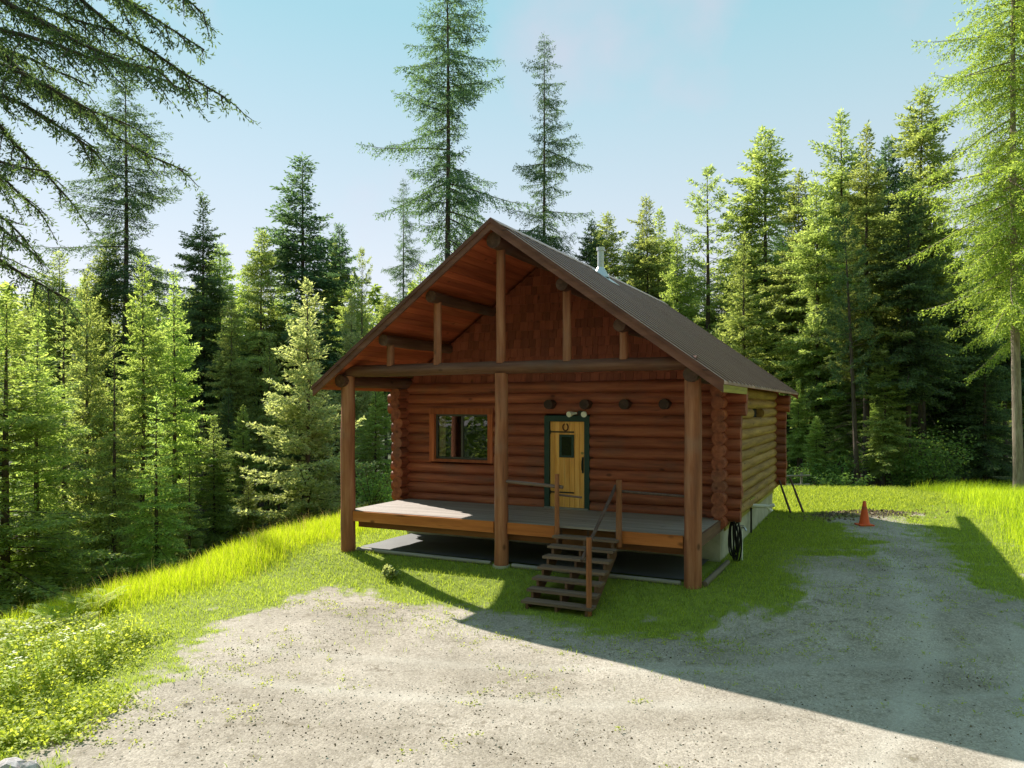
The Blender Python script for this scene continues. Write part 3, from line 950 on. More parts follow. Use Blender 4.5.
# traffic cone
cxp, cyp = 9.68, 20.6
t = thing('traffic_cone', 'orange traffic cone standing at the edge of the shaded drive', 'traffic cone', (cxp, cyp, float(zfun(np.array(cxp), np.array(cyp)))))
m = MB(); m.box(-0.19, 0.19, -0.19, 0.19, 0, 0.035); m.build('base', M['cone'], t)
m = MB(); m.tube([(0, 0, 0.035), (0, 0, 0.07), (0, 0, 0.44)], [0.155, 0.135, 0.075], 24); m.tube([(0, 0, 0.52), (0, 0, 0.66), (0, 0, 0.67)], [0.06, 0.036, 0.02], 24); m.build('body', M['cone'], t)
m = MB(); m.tube([(0, 0, 0.44), (0, 0, 0.52)], [0.076, 0.061], 24, caps=False); m.build('band', M['cone_dark'], t)

# rail fence at the forest edge
t = thing('rail_fence', 'weathered grey rail fence at the forest edge beyond the cabin', 'fence', (11.0, 33.0, float(zfun(np.array(11.0), np.array(33.0)))), 0.05)
for x in (0.0, 1.75):
    m = MB(); m.log((x, 0, -0.1), (x + 0.03, 0, 1.0), 0.06, 0.055, rg, 8); m.build('post', M['greywood'], t)
for z in (0.45, 0.85):
    m = MB(); m.log((-0.3, -0.08, z), (2.1, -0.08, z + 0.04), 0.05, 0.04, rg, 8); m.build('rail', M['greywood'], t)

# pale rock at the lower left
def rock(loc, sx, sy, sz, label, seed, grp=None):
    import bmesh
    bm = bmesh.new()
    bmesh.ops.create_icosphere(bm, subdivisions=2, radius=1.0)
    r = RS(seed)
    for v in bm.verts:
        v.co *= 1 + r.uniform(-0.16, 0.16)
        v.co.x *= sx; v.co.y *= sy; v.co.z *= sz
    me = bpy.data.meshes.new('rock'); bm.to_mesh(me); bm.free()
    at_ = me.attributes.new('tint', 'FLOAT', 'FACE')
    at_.data.foreach_set('value', r.rand(len(me.polygons)).astype(np.float32))
    me.materials.append(M['rock'])
    o = bpy.data.objects.new('rock', me); o.location = loc; C.objects.link(o)
    return tag(o, label, 'rock', grp)
M['rock'] = bark('pale_rock', (0.3, 0.27, 0.28), (0.55, 0.52, 0.54))
rock((-5.0, 7.45, -0.02), 0.17, 0.15, 0.13, 'large pale rock at the weedy edge in the lower left corner', 3, 'pale rocks by the weeds')
rock((-4.77, 7.42, -0.03), 0.12, 0.12, 0.12, 'small pale rock beside the larger one at the weedy edge', 5, 'pale rocks by the weeds')

# ------------------------------------------------------------------ trees
def foliate(rng, lines, P):
    """leaf quads along twigs that grow from branch lines (each (k,3) array with its tip last)"""
    tb, td, tl = [], [], []
    for pts in lines:
        seg = np.linalg.norm(np.diff(pts, axis=0), axis=1)
        cum = np.concatenate([[0], np.cumsum(seg)])
        Ln = cum[-1]
        s0 = P['inner']
        n = max(3, int(Ln * (1 - s0) / P['tsp'] * 2))
        s = s0 + (1 - s0) * ((np.arange(n) + rng.rand(n)) / n)
        pos = np.stack([np.interp(s * Ln, cum, pts[:, k]) for k in range(3)], -1)
        tan = np.stack([np.interp(np.clip(s * Ln + 0.05 * Ln, 0, Ln), cum, pts[:, k]) - np.interp(np.clip(s * Ln - 0.1 * Ln, 0, Ln), cum, pts[:, k]) for k in range(3)], -1)
        tan /= np.linalg.norm(tan, axis=1, keepdims=True) + 1e-9
        side = np.cross(tan, [0, 0, 1.0]); side /= np.linalg.norm(side, axis=1, keepdims=True) + 1e-9
        sg = np.where(np.arange(n) % 2, 1.0, -1.0)[:, None]
        an = R(P['tang']) + rng.randn(n)[:, None] * 0.2
        d = tan * np.cos(an) + side * sg * np.sin(an)
        d[:, 2] += -P['tdroop'] + rng.randn(n) * P['tvar']
        d /= np.linalg.norm(d, axis=1, keepdims=True)
        ln = min(P['tlen'], 0.55 * Ln) * (1 - 0.72 * s) * rng.uniform(0.6, 1.1, n)
        tb.append(pos); td.append(d); tl.append(ln)
        tb.append(pts[-1:]); td.append(tan[-1:]); tl.append(np.array([0.12]))
    tb, td, tl = np.concatenate(tb), np.concatenate(td), np.concatenate(tl)
    cnt = np.maximum(2, (tl / P['lsp']).astype(int))
    idx = np.repeat(np.arange(len(tl)), cnt)
    off = np.arange(len(idx)) - np.repeat(np.cumsum(cnt) - cnt, cnt)
    u = (off + rng.rand(len(idx))) / cnt[idx]
    base = tb[idx] + td[idx] * (tl[idx] * u)[:, None]
    base[:, 2] -= 0.25 * tl[idx] * u * u * P.get('sag', 0.5)
    rd = rng.randn(len(idx), 3) * P['spl']
    d = td[idx] + rd
    d[:, 2] += P.get('lup', 0.0)
    d /= np.linalg.norm(d, axis=1, keepdims=True)
    nrm = rng.randn(len(idx), 3) * 0.7 + np.array([0, 0, 1.0])
    sd_ = np.cross(d, nrm); sd_ /= np.linalg.norm(sd_, axis=1, keepdims=True) + 1e-9
    ll = P['ll'] * rng.uniform(0.6, 1.2, len(idx))[:, None]
    lw = P['lw'] * rng.uniform(0.7, 1.2, len(idx))[:, None]
    V = np.stack([base, base + d * ll * 0.5 + sd_ * lw / 2, base + d * ll, base + d * ll * 0.5 - sd_ * lw / 2], 1)
    tint = np.clip(0.5 + 0.25 * rng.randn(len(tl))[idx] + 0.2 * rng.randn(len(idx)), 0, 1)
    return V, tint

def conifer(seed, kind, P):
    rng = RS(seed)
    H, cb, Rr, nb = P['H'], P['cb'] * rng.uniform(0.7, 1.4), P['R'] * rng.uniform(0.85, 1.2), P['nb']
    gap_ = [(rng.uniform(0.1, 0.9), rng.uniform(0, 6.28)) for _ in range(5)]
    tm = MB()
    bend = rng.uniform(-1, 1, 2) * H * P.get('bend', 0.008)
    ax = lambda h: np.array([bend[0] * math.sin(h / H * 3), bend[1] * math.sin(h / H * 2.4), h])
    r0 = P.get('r0', 0.0105 * H)
    hs = np.linspace(-0.03 * H, H * 0.99, 16)
    tm.tube([ax(h) for h in hs], [max(0.008, r0 * (1 - max(h, 0) / H) ** 0.85 * (1.25 if h < 0.02 * H else 1)) for h in hs], 9, 0.5)
    lines = []
    for i in range(nb):
        t = ((i + rng.rand()) / nb) ** P.get('tp', 0.95)
        h = H * (cb + (1 - cb) * t * 0.985)
        prof = (1 - t) ** P['pw'] * min(1.0, 0.55 + t * P.get('belly', 3.0))
        Ln = (Rr * H * prof + 0.012 * H) * rng.uniform(1 - P['lv'], 1.0)
        for gt, gp in gap_:          # broken or shaded-out sectors
            if abs(t - gt) < 0.07 and math.cos(i * 2.39996 - gp) > 0.2:
                Ln *= 0.5
        if rng.rand() < P.get('long', 0.0):
            Ln *= 1.3
        ph = i * 2.39996 + rng.uniform(-0.5, 0.5)
        e = R(P['eb'] + (P['et'] - P['eb']) * t ** 1.3 + rng.randn() * P.get('ev', 7))
        s = np.linspace(0, 1, 6)
        rad = Ln * s * math.cos(e)
        zz = Ln * (math.sin(e) * s - P['droop'] * s ** 1.8 + P['up'] * s ** 3.5)
        ph2 = ph + rng.randn() * 0.12 * s
        b0 = ax(h)
        pts = np.stack([b0[0] + rad * np.cos(ph2), b0[1] + rad * np.sin(ph2), h + zz], -1)
        lines.append(pts)
        rb = max(0.006, 0.011 * Ln) * P.get('bt', 1.0)
        tm.tube(pts, list(rb * (1 - 0.85 * s)), 4, 0.4, False)
    for i in range(P.get('dead', 0)):
        h = H * rng.uniform(0.06, max(cb, 0.1))
        ph = rng.rand() * 6.3
        Ln = rng.uniform(0.3, 1.0) * Rr * H * 0.8
        b0 = ax(h)
        pts = [b0 + np.array([math.cos(ph) * Ln * q, math.sin(ph) * Ln * q, -0.25 * Ln * q * q]) for q in (0, 0.5, 1)]
        tm.tube(pts, [0.016, 0.012, 0.006], 4, 0.3, False)
    lines.append(np.stack([ax(H * (0.955 + 0.04 * q)) for q in np.linspace(0, 1, 4)]))
    V, tint = foliate(rng, lines, P)
    return tm, V, tint

BASE = dict(tsp=0.065, tlen=0.75, tang=50, tdroop=0.14, tvar=0.14, lsp=0.042, ll=0.15, lw=0.055, spl=0.42, inner=0.1, sag=0.5)
KIND = {
    'fir': dict(BASE, H=12, cb=0.02, R=0.25, nb=185, pw=0.85, lv=0.55, long=0.1, eb=-10, et=42, droop=0.2, up=0.12),
    'tall': dict(BASE, H=20, cb=0.27, R=0.2, nb=250, pw=0.72, lv=0.62, long=0.12, eb=-12, et=38, droop=0.28, up=0.16, tsp=0.1, tlen=1.0, lsp=0.062, ll=0.22, lw=0.08, dead=24, belly=2.2),
    'larch': dict(BASE, H=24, cb=0.16, R=0.155, nb=200, pw=0.62, lv=0.6, r0=0.17, eb=-12, et=25, droop=0.36, up=0.22, tsp=0.085, tlen=1.15, tdroop=0.5, tvar=0.3, lsp=0.045, ll=0.15, lw=0.042, spl=0.6,
                  inner=0.08, dead=16, long=0.12, belly=2.5, bt=1.1, sag=1.0, ev=12),
    'biglarch': dict(BASE, H=24, cb=0.25, R=0.15, nb=250, pw=0.6, lv=0.55, eb=-18, et=25, droop=0.42, up=0.2, tsp=0.08, tlen=1.0, tdroop=0.6, tvar=0.35, lsp=0.042, ll=0.12, lw=0.034, spl=0.65,
                  inner=0.08, dead=0, long=0.1, belly=2.0, sag=1.2, ev=12, r0=0.15),
    'pine': dict(BASE, H=20, cb=0.4, R=0.14, nb=90, pw=0.45, lv=0.5, eb=0, et=45, droop=0.12, up=0.3, tsp=0.075, tlen=0.8, lsp=0.05, ll=0.24, lw=0.065, spl=0.75, inner=0.4, dead=26, belly=1.5, ev=16),
    'silver': dict(BASE, H=11, cb=0.02, R=0.25, nb=150, pw=0.8, lv=0.5, eb=5, et=50, droop=0.12, up=0.15, tsp=0.075, tlen=0.75, lsp=0.045, ll=0.15, lw=0.065, spl=0.6, belly=3.5, ev=14),
    'open': dict(BASE, H=11, cb=0.07, R=0.22, nb=120, pw=0.85, lv=0.45, eb=-14, et=35, droop=0.28, up=0.15, tsp=0.075, tlen=0.7, lsp=0.045, ll=0.15, lw=0.05),
}
NVAR = {'biglarch': 2, 'fir': 5, 'tall': 6, 'larch': 3, 'pine': 2, 'silver': 2, 'open': 2}
MESH = {}
def tree_mesh(kind, var, leafm, barkm):
    key = (kind, var)
    if key not in MESH:
        tm, V, tint = conifer(100 + 17 * var + sum(map(ord, kind)), kind, KIND[kind])
        MESH[key] = (tm, V, tint)
    k2 = key + (leafm, barkm)
    if k2 not in MESH:
        tm, V, tint = MESH[key]
        o = tm.build('trunk', M[barkm])
        tme = o.data
        bpy.data.objects.remove(o)
        MESH[k2] = (tme, quad_mesh('crown', V, tint, M[leafm]))
    return MESH[k2]

def tree(px, Y, ytop, kind, leafm, label, group, var=None, wid=1.0, barkm='bark', name='conifer', lean=0.0, rz=None, hsink=0.0):
    """stand a tree where the photo shows it: bearing, distance and height worked out from the picture"""
    X = (px - 512) / F * Y
    zb = float(zfun(np.array(X), np.array(Y))) - hsink
    zt = CAMZ + (407 - ytop) / F * Y
    var = tree.n % NVAR[kind] if var is None else var
    tree.n += 1
    tme, cme = tree_mesh(kind, var, leafm, barkm)
    s = (zt - zb) / KIND[kind]['H']
    o = thing(name, label, 'tree', (X, Y, zb), (tree.n * 2.1) % 6.28 if rz is None else rz, group)
    o.scale = (s * wid, s * wid, s)
    if lean:
        o.rotation_euler = (0, lean, 0)
    for nm, me in (('trunk', tme), ('crown', cme)):
        c = bpy.data.objects.new(nm, me); C.objects.link(c); c.parent = o
    return o
tree.n = 0

GL = 'conifers on the slope left of the cabin'
GB = 'conifers standing behind the cabin'
GR = 'conifers on the right edge of the clearing'
#    px    Y   ytop kind    leaf      label
ROW = [
    (66, 23.5, 292, 'open', 'fir', 'nearest slope fir with a bare dark lower trunk above the ferns', GL, 1.0),
    (6, 19.0, 296, 'fir', 'bright', 'bright bushy fir cut by the left edge of the picture', GL, 1.5),
    (40, 21.5, 312, 'fir', 'bright', 'short sunlit fir second from the left edge', GL, 1.1),
    (88, 26.0, 268, 'silver', 'fir', 'olive fir with a thin brownish top left of the bright green one', GL, 0.8),
    (113, 24.5, 322, 'open', 'fir', 'small olive fir with visible thin stem on the left slope', GL, 0.9),
    (141, 27.0, 253, 'fir', 'bright', 'bright green pointed fir among the left slope trees', GL, 0.85),
    (158, 23.0, 395, 'open', 'bright', 'lowest young fir at the grass edge of the left slope', GL, 1.3),
    (174, 29.0, 270, 'fir', 'bright', 'green fir just left of the dark straight spruce', GL, 0.9),
    (203, 43.0, 195, 'tall', 'darkfir', 'dark straight spruce with a bare lower trunk on the left slope', GL, 1.0),
    (122, 53.0, 62, 'larch', 'larch', 'tall thin larch with drooping boughs on the left', GL, 1.35),
    (232, 36.0, 300, 'tall', 'fir', 'slim mid-green fir right of the dark straight spruce', GL, 0.9),
    (262, 41.0, 230, 'tall', 'fir', 'fir with a slender pointed top left of the tallest left-hand fir', GL, 0.95),
    (304, 44.0, 155, 'tall', 'larch', 'tallest pointed fir between the left slope and the cabin', GL, 1.25),
    (306, 28.0, 278, 'silver', 'silver', 'broad pale silvery fir beside the left porch post', GL, 1.2),
    (270, 36.0, 335, 'silver', 'fir', 'loose olive fir behind the pale silvery one', GL, 0.9),
    (338, 52.0, 224, 'tall', 'larch', 'slender bluish fir top right of the tallest left-hand fir', GL, 0.9),
    (362, 42.0, 250, 'pine', 'fir', 'spindly half-bare pine left of the porch roof', GL, 0.7),
    (352, 38.0, 300, 'silver', 'silver', 'pale fir rising over the left porch eave', GL, 0.85),
    (375, 35.0, 372, 'fir', 'bright', 'green fir seen between left porch post and log wall', GL, 1.2),
    (403, 55.0, 178, 'larch', 'larch', 'shorter larch left of the very tall one behind the cabin', GB, 0.9),
    (420, 46.0, 265, 'fir', 'bright', 'light green fir just over the left roof slope', GB, 1.1),
    (444, 60.0, -75, 'larch', 'larch', 'very tall larch rising out of the picture behind the cabin', GB, 1.08),
    (543, 55.0, 33, 'larch', 'larch', 'tall larch standing right of the porch roof ridge', GB, 1.0),
    (592, 52.0, 220, 'tall', 'larch', 'small distant fir just behind the metal chimney', GB, 0.95),
    (647, 58.0, 196, 'tall', 'fir', 'pointed fir first right of the chimney', GB, 0.95),
    (676, 54.0, 222, 'fir', 'bright', 'light green fir above the middle of the roof edge', GB, 0.75),
    (707, 55.0, 168, 'pine', 'fir', 'open-crowned pine with clumped top above the rear of the roof', GB, 1.25),
    (764, 52.0, 128, 'tall', 'fir', 'tall pointed fir above the rear end of the roof', GB, 1.2),
    (745, 46.0, 232, 'fir', 'fir', 'broad leafy fir directly behind the roof end', GB, 1.05),
    (800, 48.0, 170, 'tall', 'fir', 'slim fir first in the right-hand stand', GR, 0.9),
    (816, 44.0, 180, 'tall', 'fir', 'olive fir left of the tallest pair in the right stand', GR, 1.0),
    (839, 46.0, 110, 'tall', 'fir', 'tall dense fir left of centre in the right stand', GR, 1.0),
    (866, 37.5, 126, 'tall', 'fir', 'tall fir with twin-looking trunk in the right stand', GR, 0.95),
    (888, 43.0, 138, 'tall', 'larch', 'slim fir between the tall ones of the right stand', GR, 0.9),
    (908, 36.0, 172, 'tall', 'darkfir', 'shadowy dark fir left of the tallest in the right stand', GR, 0.95),
    (924, 39.0, 86, 'tall', 'fir', 'tallest pointed fir of the right stand', GR, 1.0),
    (962, 40.0, 265, 'tall', 'darkfir', 'dark fir behind the leafy shrubs at right', GR, 1.2),
    (214, 29.5, 415, 'fir', 'fir', 'young fir filling the gap below the dark straight spruce', GL, 1.3),
    (243, 32.0, 405, 'fir', 'bright', 'young green fir left of the pale silvery one', GL, 1.25),
    (190, 26.0, 452, 'open', 'bright', 'small young fir right of the lowest one at the grass edge', GL, 1.4),
    (248, 27.0, 478, 'fir', 'fir', 'knee-high young fir left of the foot of the pale silvery one', GL, 1.4),
    (985, 37.0, 285, 'fir', 'darkfir', 'low dark fir beside the pale trunks at the right edge', GR, 1.0),
]
for (px, Y, yt, kind, lf, lab, grp, wd) in ROW:
    tree(px, Y, yt, kind, lf, lab, grp, wid=wd)
# the leaning trunk of the right stand
tree(858, 35.5, 205, 'pine', 'darkfir', 'thin trunk leaning left in the right stand', GR, wid=0.9, lean=-0.05, name='pine_tree')
# big sunlit larch at the right edge
tree(1019, 27.5, -190, 'biglarch', 'yellow', 'big sunlit larch with pale trunk and hanging boughs at the right edge', GR, var=1, wid=1.15, barkm='palebark', name='larch_tree')
tree(1034, 29.0, -90, 'biglarch', 'yellow', 'second sunlit larch just cut by the right edge', GR, var=0, wid=0.9, barkm='palebark', name='larch_tree')

# deeper rows that close the view between the trees
rng = RS(5)
def fill(n, x0, x1, y0, y1, t0, t1, lab, grp, leafs):
    for k in range(n):
        px = x0 + (x1 - x0) * (k + rng.uniform(0.1, 0.9)) / n
        kd = 'tall' if rng.rand() < 0.7 else 'fir'
        tree(px, rng.uniform(y0, y1), rng.uniform(t0, t1), kd, leafs[rng.randint(len(leafs))], lab, grp, wid=rng.uniform(0.9, 1.25))
fill(22, -30, 420, 42, 62, 240, 320, 'mid-green conifer deep in the forest left of the cabin', 'background conifers left', ['fir', 'bright', 'bright'])
fill(9, -20, 330, 30, 38, 330, 400, 'conifer in the shaded forest behind the first row on the left slope', 'shaded conifers left', ['fir', 'darkfir', 'fir'])
fill(14, 590, 800, 58, 75, 205, 275, 'conifer deep in the forest behind the roof', 'background conifers behind', ['fir', 'larch'])
fill(20, 780, 1040, 42, 58, 165, 280, 'conifer deep in the forest right of the cabin', 'background conifers right', ['fir', 'bright', 'larch'])
fill(12, 790, 1000, 35, 42, 340, 430, 'low understorey conifer among the trunks right of the cabin', 'understorey conifers right', ['fir', 'bright'])

# the far wood on the rising ground beyond reads as one mass; an unseen ring of trees is added to it
def far_wood():
    rng = RS(9)
    V, T = [], []
    for k in range(470):
        if k < 330:
            px = rng.uniform(-250, 1270); Y = rng.uniform(62, 125)
            X = (px - 512) / F * Y
        else:
            an = rng.uniform(-0.15, math.pi + 0.15); ra = rng.uniform(19, 34)  # unseen tall trees behind the camera, added to cut the sky fill
            X, Y = 1.0 + 1.25 * ra * math.cos(an), 8 - ra * math.sin(an)
        zb = float(zfun(np.array(X), np.array(Y)))
        H = rng.uniform(10, 16) if k < 330 else rng.uniform(17, 26); Rm = H * rng.uniform(0.14, 0.2)
        n = 700
        t = rng.rand(n) ** 0.8
        rad = Rm * (1 - t) * (0.35 + 0.65 * rng.rand(n)); ph = rng.rand(n) * 6.283
        b = np.stack([X + rad * np.cos(ph), Y + rad * np.sin(ph), zb + H * (0.04 + 0.96 * t)], -1)
        d = np.stack([np.cos(ph), np.sin(ph), rng.uniform(-0.5, 0.3, n)], -1) + rng.randn(n, 3) * 0.4
        d /= np.linalg.norm(d, axis=1, keepdims=True)
        sd_ = np.cross(d, rng.randn(n, 3) * 0.6 + np.array([0, 0, 1.0])); sd_ /= np.linalg.norm(sd_, axis=1, keepdims=True)
        l_ = rng.uniform(0.5, 1.0, n)[:, None]
        V.append(np.stack([b, b + d * l_ * .5 + sd_ * l_ * .17, b + d * l_, b + d * l_ * .5 - sd_ * l_ * .17], 1))
        T.append(np.clip(rng.rand() + 0.25 * rng.randn(n), 0, 1))
    o = bpy.data.objects.new('far_wood', quad_mesh('far_wood', np.concatenate(V), np.concatenate(T), M['bright'])); C.objects.link(o)
    tag(o, 'far conifer wood behind the nearer trees, plus an unseen light-blocking ring behind the camera', 'wood', kind='stuff')
far_wood()

# near larch whose boughs hang in at the upper left; its trunk stands just outside the picture
def near_larch():
    rng = RS(77)
    X0, Y0 = -8.9, 10.4
    zb = float(zfun(np.array(X0), np.array(Y0)))
    t = thing('larch_tree', 'near larch whose dark drooping boughs hang in at the upper left', 'tree', (X0, Y0, zb), 0, 'larches framing the view')
    tm = MB()
    tm.tube([(0, 0, h) for h in np.linspace(-0.4, 21, 14)], [max(0.03, 0.3 * (1 - h / 22)) for h in np.linspace(0, 21, 14)], 12, 0.5)
    lines = []
    P = dict(BASE, tsp=0.05, tlen=0.24, tang=60, tdroop=0.35, tvar=0.5, lsp=0.024, ll=0.07, lw=0.02, spl=0.9, inner=0.05, sag=1.0)
    def pt(px, py, Y):
        return np.array([(px - 512) / F * Y - X0, Y - Y0, CAMZ + (407 - py) / F * Y - zb])
    B = [(11.9, (150, 50, 9.6), (226, 100, 9.2)), (10.6, (60, 32, 9.2), (178, 90, 8.8)), (10.4, (90, 118, 9.8), (188, 172, 9.6)),
         (9.6, (40, 84, 9.0), (120, 122, 8.6)), (9.3, (20, 148, 9.8), (72, 200, 9.6)), (8.8, (10, 185, 10.2), (42, 212, 10.2)),
         (6.9, (20, 272, 9.6), (68, 302, 9.4)), (12.8, (60, -40, 10.5), (150, 10, 10.4)), (13.4, (120, -60, 9.6), (205, 15, 9.4)),
         (10.0, (30, 60, 11), (95, 85, 11.4)), (8.0, (-20, 205, 9.0), (25, 240, 8.8)), (12.2, (20, -5, 9.8), (110, 30, 9.4)),
         (14.5, (-40, -180, 12), (40, -60, 12.5)), (11.2, (40, 20, 10.2), (135, 62, 10.4)), (9.0, (30, 110, 9.4), (100, 152, 9.2)),
         (9.9, (70, 50, 8.8), (165, 72, 8.4)), (12.6, (110, -10, 9.2), (200, 48, 9.0)), (8.4, (-10, 160, 9.2), (50, 172, 9.0)), (7.6, (0, 225, 9.8), (45, 262, 9.8))]
    for z0, mid_, tip in B:
        a = np.array([0, 0, z0 - zb]); b = pt(*mid_); c = pt(*tip)
        s = np.linspace(0, 1, 12)[:, None]
        # quadratic through the three points
        tm_ = np.linalg.norm(b - a) / (np.linalg.norm(b - a) + np.linalg.norm(c - b))
        ctrl = (b - (1 - tm_) ** 2 * a - tm_ ** 2 * c) / (2 * tm_ * (1 - tm_))
        pts = (1 - s) ** 2 * a + 2 * s * (1 - s) * ctrl + s * s * c
        pts += rng.randn(12, 3) * 0.02
        Ln = np.linalg.norm(np.diff(pts, axis=0), axis=1).sum()
        tm.tube(pts, list(np.linspace(0.055, 0.01, 12)), 6, 0.4, False)
        n = int(Ln * 6.5)
        for k in range(n):
            s_ = 0.18 + 0.82 * (k + rng.rand()) / n
            i = min(int(s_ * 11), 10); f_ = s_ * 11 - i
            p0 = pts[i] * (1 - f_) + pts[i + 1] * f_
            tan = pts[i + 1] - pts[i]; tan /= np.linalg.norm(tan)
            sd_ = np.cross(tan, [0, 0, 1.0]); sd_ /= np.linalg.norm(sd_)
            d = tan * 0.75 + sd_ * (1 if k % 2 else -1) * rng.uniform(0.4, 1.0) + np.array([0, 0, rng.uniform(-0.75, 0.3)])
            d /= np.linalg.norm(d)
            ln = rng.uniform(0.2, 1.0) ** 1.3 * 1.05 * (1.15 - 0.7 * s_)
            q = np.linspace(0, 1, 6)[:, None]
            sub = p0 + d * ln * q + np.array([0, 0, -1.0]) * ln * 0.22 * q ** 2
            sub += rng.randn(6, 3) * 0.012 * q
            tm.tube(sub, list(np.linspace(0.012, 0.004, 6)), 4, 0.3, False)
            lines.append(sub)
        lines.append(pts[6:])
    V, tint = foliate(rng, lines, P)
    tm.build('trunk', M['bark'], t)
    me = quad_mesh('crown', V, tint, M['bough'])
    o = bpy.data.objects.new('crown', me); C.objects.link(o); o.parent = t
near_larch()

# ------------------------------------------------------------------ shrubs and plants
def shrub(X, Y, h, w_, n, lab, grp, leafm='shrub', seed=1, ls=0.09, name='leafy_shrub'):
    rng = RS(seed)
    zb = float(zfun(np.array(X), np.array(Y)))
    t = thing(name, lab, 'shrub', (X, Y, zb), 0, grp)
    tm = MB(); V = []
    pos = []
    for k in range(max(6, n // 160)):
        ph = rng.rand() * 6.28; sp = rng.uniform(0.2, 1.0) ** 0.7 * w_
        q = np.linspace(0, 1, 6)[:, None]
        pts = np.array([math.cos(ph) * sp, math.sin(ph) * sp, h * rng.uniform(0.6, 1.0)]) * np.concatenate([q ** 1.3, q ** 1.3, q ** 0.85], 1) + rng.randn(6, 3) * 0.03 * q
        tm.tube(pts, list(np.linspace(0.02, 0.005, 6)), 4, 0.4, False)
        m_ = 160
        s = rng.uniform(0.25, 1.0, m_)
        bp = np.stack([np.interp(s, q[:, 0], pts[:, j]) for j in range(3)], -1)
        pos.append(bp + rng.randn(m_, 3) * np.array([0.13, 0.13, 0.09]) * h * 0.75)
    pos = np.concatenate(pos)
    pos[:, 2] = np.abs(pos[:, 2])
    d = rng.randn(len(pos), 3); d[:, 2] *= 0.5; d /= np.linalg.norm(d, axis=1, keepdims=True)
    nr = rng.randn(len(pos), 3) * 0.6 + np.array([0, 0, 1.0])
    sd_ = np.cross(d, nr); sd_ /= np.linalg.norm(sd_, axis=1, keepdims=True)
    l_ = ls * rng.uniform(0.6, 1.3, len(pos))[:, None]
    V = np.stack([pos, pos + d * l_ * 0.5 + sd_ * l_ * 0.32, pos + d * l_, pos + d * l_ * 0.5 - sd_ * l_ * 0.32], 1)
    tm.build('stems', M['bark'], t)
    me = quad_mesh('foliage', V, rng.rand(len(V)), M[leafm])
    o = bpy.data.objects.new('foliage', me); C.objects.link(o); o.parent = t
def pxy(px, py, z=0.3):
    Y = F * (CAMZ - z) / (py - 407)
    return (px - 512) / F * Y, Y
GS = 'leafy shrubs at the forest edge on the right'
for k, (px, Y, h, w_, n, lab) in enumerate((
        (938, 34.5, 3.6, 2.2, 3400, 'tall bright leafy shrub among the dark trunks at right'),
        (905, 35, 2.4, 1.3, 2600, 'low leafy shrub left of the tall bright one'),
        (830, 36, 2.2, 1.3, 2200, 'leafy shrub under the firs behind the traffic cone'),
        (796, 35, 1.7, 1.2, 1600, 'leafy shrub behind the grey rail fence'),
        (845, 33.5, 1.2, 1.3, 1400, 'small shrub at the foot of the right-hand trunks'))):
    shrub((px - 512) / F * Y, Y, h, w_, n, lab, GS, 'shrub', 30 + k, 0.13)
for k, (px, Y, h, w_, n, lab) in enumerate(((392, 22.5, 1.1, 0.7, 900, 'leafy shrub left of the cabin seen under the porch deck'),
                                            (372, 24.5, 1.8, 1.0, 1600, 'leafy shrub seen between left porch post and wall'))):
    shrub((px - 512) / F * Y, Y, h, w_, n, lab, 'shrubs left of the cabin', 'shrub', 60 + k, 0.08)
X, Y = pxy(389, 574, 0.2)
shrub(X, Y, 0.22, 0.13, 320, 'small pale broad-leaved plant in the shade before the porch', None, 'silver', 81, 0.07, 'broadleaf_plant')

# ferns at the crest of the left bank
def fern(X, Y, s, lab, seed):
    rng = RS(seed)
    t = thing('fern', lab, 'fern', (X, Y, float(zfun(np.array(X), np.array(Y)))), 0, 'ferns on the left bank')
    V = []
    for k in range(11):
        ph = k * 0.571 * 2 + rng.uniform(-0.2, 0.2)
        L_ = s * rng.uniform(0.7, 1.1)
        for u in np.linspace(0.12, 1, 20):
            rad = L_ * u * 0.8; z = L_ * (1.0 * u - 0.62 * u * u)
            p = np.array([math.cos(ph) * rad, math.sin(ph) * rad, z])
            sdv = np.array([-math.sin(ph), math.cos(ph), -0.1])
            tn = np.array([math.cos(ph), math.sin(ph), 0.1])
            ln = 0.26 * L_ * math.sin(min(1, u * 1.15 + 0.1) * math.pi) ** 0.6 * (1 - 0.35 * u) + 0.01
            for sg in (-1, 1):
                d = sdv * sg + tn * 0.45
                V.append([p, p + d * ln * 0.5 + tn * 0.022 * s, p + d * ln, p + d * ln * 0.5 - tn * 0.022 * s])
    V = np.array(V)
    me = quad_mesh('fronds', V, rng.rand(len(V)), M['weed'])
    o = bpy.data.objects.new('fronds', me); C.objects.link(o); o.parent = t
for k, (px, py, s, lab) in enumerate(((92, 618, 0.75, 'upright fern at the crest of the left bank, right-hand one'), (60, 628, 0.7, 'fern in the middle of the crest ferns on the left bank'),
                                      (78, 640, 0.55, 'smaller fern just below the crest ferns'), (25, 645, 0.7, 'fern nearest the left edge on the bank'), (105, 610, 0.6, 'fern at the edge of the tall lit grass'))):
    X, Y = pxy(px, py, -0.1)
    fern(X, Y, s, lab, 200 + k)

